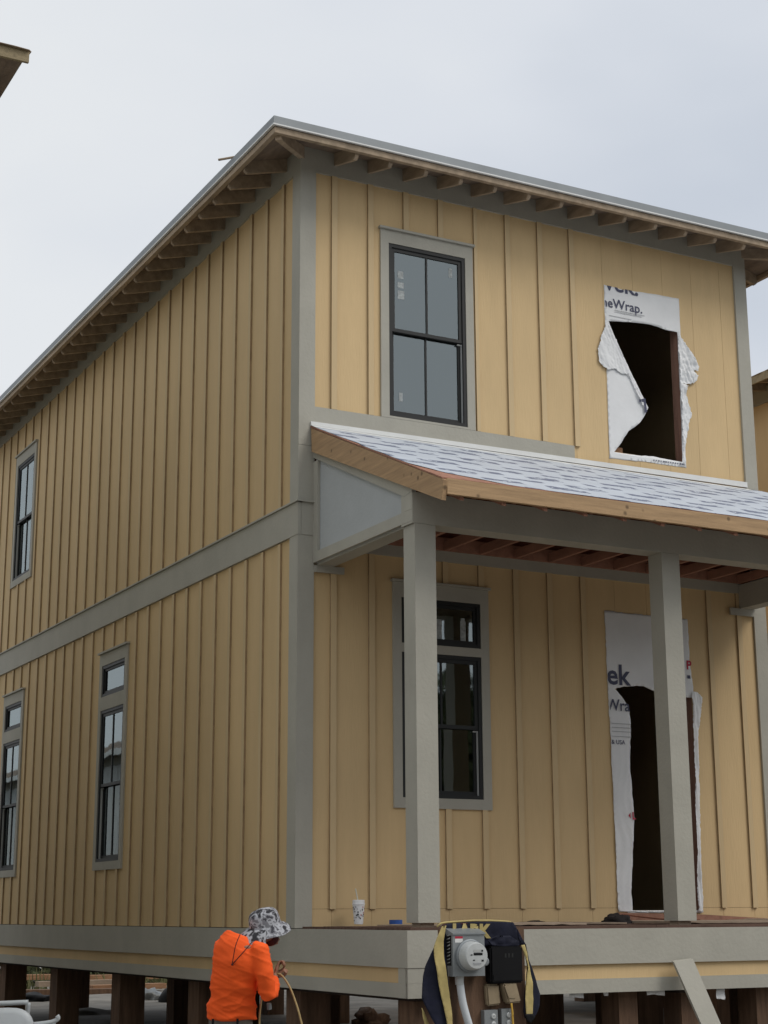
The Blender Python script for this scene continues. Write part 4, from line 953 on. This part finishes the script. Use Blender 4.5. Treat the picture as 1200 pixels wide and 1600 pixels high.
# arms
ra = P3([(-1.326,-2.178,-0.131),(-1.279,-2.204,-0.294),(-1.233,-2.162,-0.450),(-1.177,-2.081,-0.427),(-1.131,-2.023,-0.348),(-1.112,-2.005,-0.321)])
la = P3([(-1.494,-1.958,-0.095),(-1.415,-1.826,-0.302),(-1.326,-1.743,-0.436),(-1.202,-1.772,-0.401),(-1.118,-1.853,-0.354),(-1.090,-1.897,-0.334)])
for A in (ra, la): tube(bm, A, [.058, .05, .046, .042, .034, .028], 12)
def hand(bm, w_, dirv, pal, palm_n):
    dirv = dirv.normalized(); n_ = palm_n.normalized(); s_ = dirv.cross(n_).normalized()
    c = w_+dirv*.045; ball(bm, c, 1, 2, Matrix((s_*.040, dirv*.05, n_*.016)).transposed())
    for k, L_ in enumerate((.070, .078, .072, .058)):
        b = w_+dirv*.085+s_*(.03-.020*k)
        tube(bm, [b-dirv*.02, b+dirv*L_*.35+n_*.004, b+dirv*L_*.5+n_*L_*.40, b+dirv*L_*.25+n_*L_*.62, b+n_*L_*.60-dirv*.004], [.0095, .0095, .009, .0085, .007], 8)
    b = w_+dirv*.03+s_*.034
    tube(bm, [b-s_*.012, b+s_*.018+dirv*.018+n_*.01, b+s_*.014+dirv*.04+n_*.028, b+dirv*.052+n_*.04], [.012, .0115, .010, .008], 8)
hand(bm, ra[-1], (Rv*.3+Fv*.3+Zv*.9), 0, (Rv*.8+Fv*-.1-Zv*.3)); hand(bm, la[-1], (Rv*.9-Fv*.2+Zv*.1), 0, (Zv*.8+Fv*-.3+Rv*.1))
# legs and feet
for s_ in (-1, 1):
    hp = pc[0]+Rv*.085*s_+Fv*.02; kn = Vector((hp.x, hp.y, GZ+.48))+Fv*.06+Rv*.03; an = Vector((hp.x, hp.y, GZ+.09))+Rv*.03*s_
    tube(bm, [hp+Zv*.04, (hp+kn)/2, kn, (kn+an)/2-Fv*.02, an], [.095, .083, .06, .058, .042], 12)
    tube(bm, [an, an-Zv*.03+fd*.0, an+Vector((fd.x, fd.y, 0)).normalized()*.16-Zv*.055], [.045, .05, .038], 10)
body = remesh(mk('body', bm, 'skin', per), .0075, 3)
# shirt
bm = bmesh.new()
loft(bm, [E(P3([(-1.414,-1.900,-0.628)])[0], .186, .125, -.008), E(P3([(-1.425,-1.945,-0.526)])[0], .175, .12), E(pc[2], .168, .115), E(pc[3], .172, .125), E(P3([(-1.440,-2.067,-0.227)])[0], .180, .13, -.02), E(P3([(-1.434,-2.083,-0.140)])[0], .180, .125, -.04), E(P3([(-1.424,-2.081,-0.081)])[0], .150, .11, -.055), E(P3([(-1.408,-2.079,-0.035)])[0], .105, .085, -.05), E(pc[7], .066, .07)])
for A, rr in ((ra, [.082, .066, .064, .060, .048, .040]), (la, [.085, .07, .066, .06, .048, .04])):
    q = A[:5]+[A[4].lerp(A[5], .1)]; tube(bm, [q[0]-Rv*.04*(1 if A is ra else -1)+Zv*.01]+q[:5], [.075]+rr[:5], 14)
def wr(p):
    u = p.dot(Rv); v = p.z
    f = .007*math.sin(v*46+u*9+5*noise.noise(p*3.2))*noise.noise(p*4.5+Vector((2, 2, 2)))*1.6
    low = max(0, min(1, (-.35-v)/.25))
    rg = 1-abs(noise.noise(Vector((u*5, p.y*2, v*13)))*2.2); rg2 = 1-abs(noise.noise(Vector((u*4+v*6, p.y*3, v*20+u*8)))*2.2)
    return f*(.5+1.3*low)+.010*noise.noise(p*7)+.008*max(0, rg)**3*(.5+low)+.006*max(0, rg2)**3
remesh(mk('shirt', bm, 'orange', per), .009, 14, wr)
# trousers
bm = bmesh.new(); top = P3([(-1.415,-1.902,-0.619)])[0]
loft(bm, [E(top, .165, .115), E(pc[0], .172, .125), E(pc[0]-Zv*.09, .165, .12)])
for s_ in (-1, 1):
    hp = pc[0]+Rv*.085*s_+Fv*.02; kn = Vector((hp.x, hp.y, GZ+.48))+Fv*.06+Rv*.03; an = Vector((hp.x, hp.y, GZ+.07))+Rv*.03*s_
    tube(bm, [hp, (hp+kn)/2, kn, (kn+an)/2-Fv*.02, an], [.10, .095, .08, .078, .07], 12)
tr_ = remesh(mk('trousers', bm, 'trousers', per), .012, 4, lambda p: .008*noise.noise(p*8))
for u_ in (-.12, .06):
    p = top+Rv*u_-Fv*.128; bm = bmesh.new(); box(bm, -.008, .008, -.012, .0, -.09, .0, T=lambda a, b, c: p+Rv*a+Fv*b+Zv*c); mk('belt_loop', bm, 'black', tr_)
bm = bmesh.new()
for s_ in (-1, 1):
    hp = pc[0]+Rv*.115*s_+Fv*.02; an = Vector((hp.x, hp.y, GZ+.05)); fw = Vector((fd.x, fd.y, 0)).normalized()
    tube(bm, [an+Zv*.08, an+Zv*.02, an+fw*.10-Zv*.0, an+fw*.20-Zv*.005], [.052, .056, .052, .036], 12)
remesh(mk('boots', bm, 'rag', per), .010, 3)
# face covering below the hat
bm = bmesh.new(); ball(bm, hd_+fd*.030-Zv*.055, (.075, .075, .060), 3)
loft(bm, [(hd_-Zv*.05, Rv*.070, Fv*.078), (pc[8]-Zv*.015, Rv*.062, Fv*.068)], 16)
remesh(mk('face_covering', bm, 'maroon', per), .008, 3)
# hat: crown and brim tilted down towards the face, neck flap behind
hu = (Zv*.90-fd*.30-Fv*.10).normalized(); hx = (fd-hu*fd.dot(hu)).normalized(); hy = hu.cross(hx)
hb = hd_+hu*.020
def hatpt(a, r, z): return hb+hx*(math.cos(a)*r*1.12)+hy*(math.sin(a)*r)+hu*z
bm = bmesh.new(); sg = 40; rs = []
for r, z in ((.158, -.060), (.142, -.038), (.124, -.014), (.109, .002), (.109, .02), (.106, .07), (.096, .104), (.072, .122), (.035, .130), (.004, .131)):
    row = []
    for k in range(sg):
        a = 2*math.pi*k/sg; rr = r; zz = z
        if r > .11: zz += .016*math.sin(2*a+.6)*(r-.1)/.07+.010*noise.noise((math.cos(a)*3, math.sin(a)*3, 0)); rr *= 1+.10*max(0, math.cos(a))
        row.append(bm.verts.new(hatpt(a, rr, zz)+Vector((0, 0, .004*noise.noise((a*3, r*30, 1))))))
    rs.append(row)
for p, q in zip(rs, rs[1:]):
    for k in range(sg): bm.faces.new((p[k], p[(k+1) % sg], q[(k+1) % sg], q[k]))
hat = mk('sun_hat', bm, 'camo', per, smooth=True); sdm = hat.modifiers.new('t', 'SOLIDIFY'); sdm.thickness = .004
sb = hat.modifiers.new('s', 'SUBSURF'); sb.levels = 1; sb.render_levels = 1
# neck flap
bm = bmesh.new(); rows = []
for j in range(11):
    t_ = j/10; row = []
    for k in range(23):
        a = math.radians(98+146*k/22); c_ = max(.25, math.cos((a-math.pi*.98)*.95))
        r = .109+.088*(1-(1-t_)**2)*c_+.006*math.sin(k*.9)*t_
        row.append(bm.verts.new(hatpt(a, r, .012)-Zv*(.135*t_**1.9*(1.1-.25*c_))))
    rows.append(row)
for p, q in zip(rows, rows[1:]):
    for k in range(22): bm.faces.new((p[k], p[k+1], q[k+1], q[k]))
fl_ = mk('neck_flap', bm, 'camo', hat, smooth=True); s = fl_.modifiers.new('t', 'SOLIDIFY'); s.thickness = .004
# chin cord hanging on the back
for pts in ([(-1.483,-2.207,-0.020),(-1.525,-2.226,-0.100),(-1.534,-2.193,-0.222)], [(-1.399,-2.236,-0.074),(-1.471,-2.242,-0.146),(-1.530,-2.194,-0.226)]):
    bm = bmesh.new(); tube(bm, smoothpts(P3(pts), 4), .0035, 6); mk('hat_cord', bm, 'maroon', hat, smooth=True)
bm = bmesh.new(); ball(bm, P3([(-1.533,-2.191,-0.231)])[0], .009, 2); mk('cord_toggle', bm, 'maroon', hat)
# hose in the hands
bm = bmesh.new(); hpnts = P3([(-1.197,-1.930,-0.852),(-1.208,-1.951,-0.669),(-1.197,-1.943,-0.551),(-1.155,-1.904,-0.434),(-1.115,-1.954,-0.332),(-1.096,-1.993,-0.313),(-1.066,-2.030,-0.322),(-1.024,-2.077,-0.399),(-0.987,-2.112,-0.513),(-0.963,-2.141,-0.622),(-0.940,-2.150,-0.757)])
hpnts = [Vector((hpnts[0].x+.3, hpnts[0].y+.6, GZ+.02)), Vector((hpnts[0].x, hpnts[0].y+.1, GZ+.25))]+hpnts+[Vector((hpnts[-1].x+.06, hpnts[-1].y, GZ+.15)), Vector((hpnts[-1].x+.5, hpnts[-1].y-.2, GZ+.02))]
tube(bm, smoothpts(hpnts, 6), .0075, 8); tag(mk('hose', bm, 'hose', smooth=True), 'thin tan hose held by the person and looping down to the ground', 'hose')
bm = bmesh.new(); q = P3([(-1.170,-2.036,-0.520),(-1.162,-2.029,-0.562)]); tube(bm, q, .018, 10)
mk('tool', bm, 'metal', per)
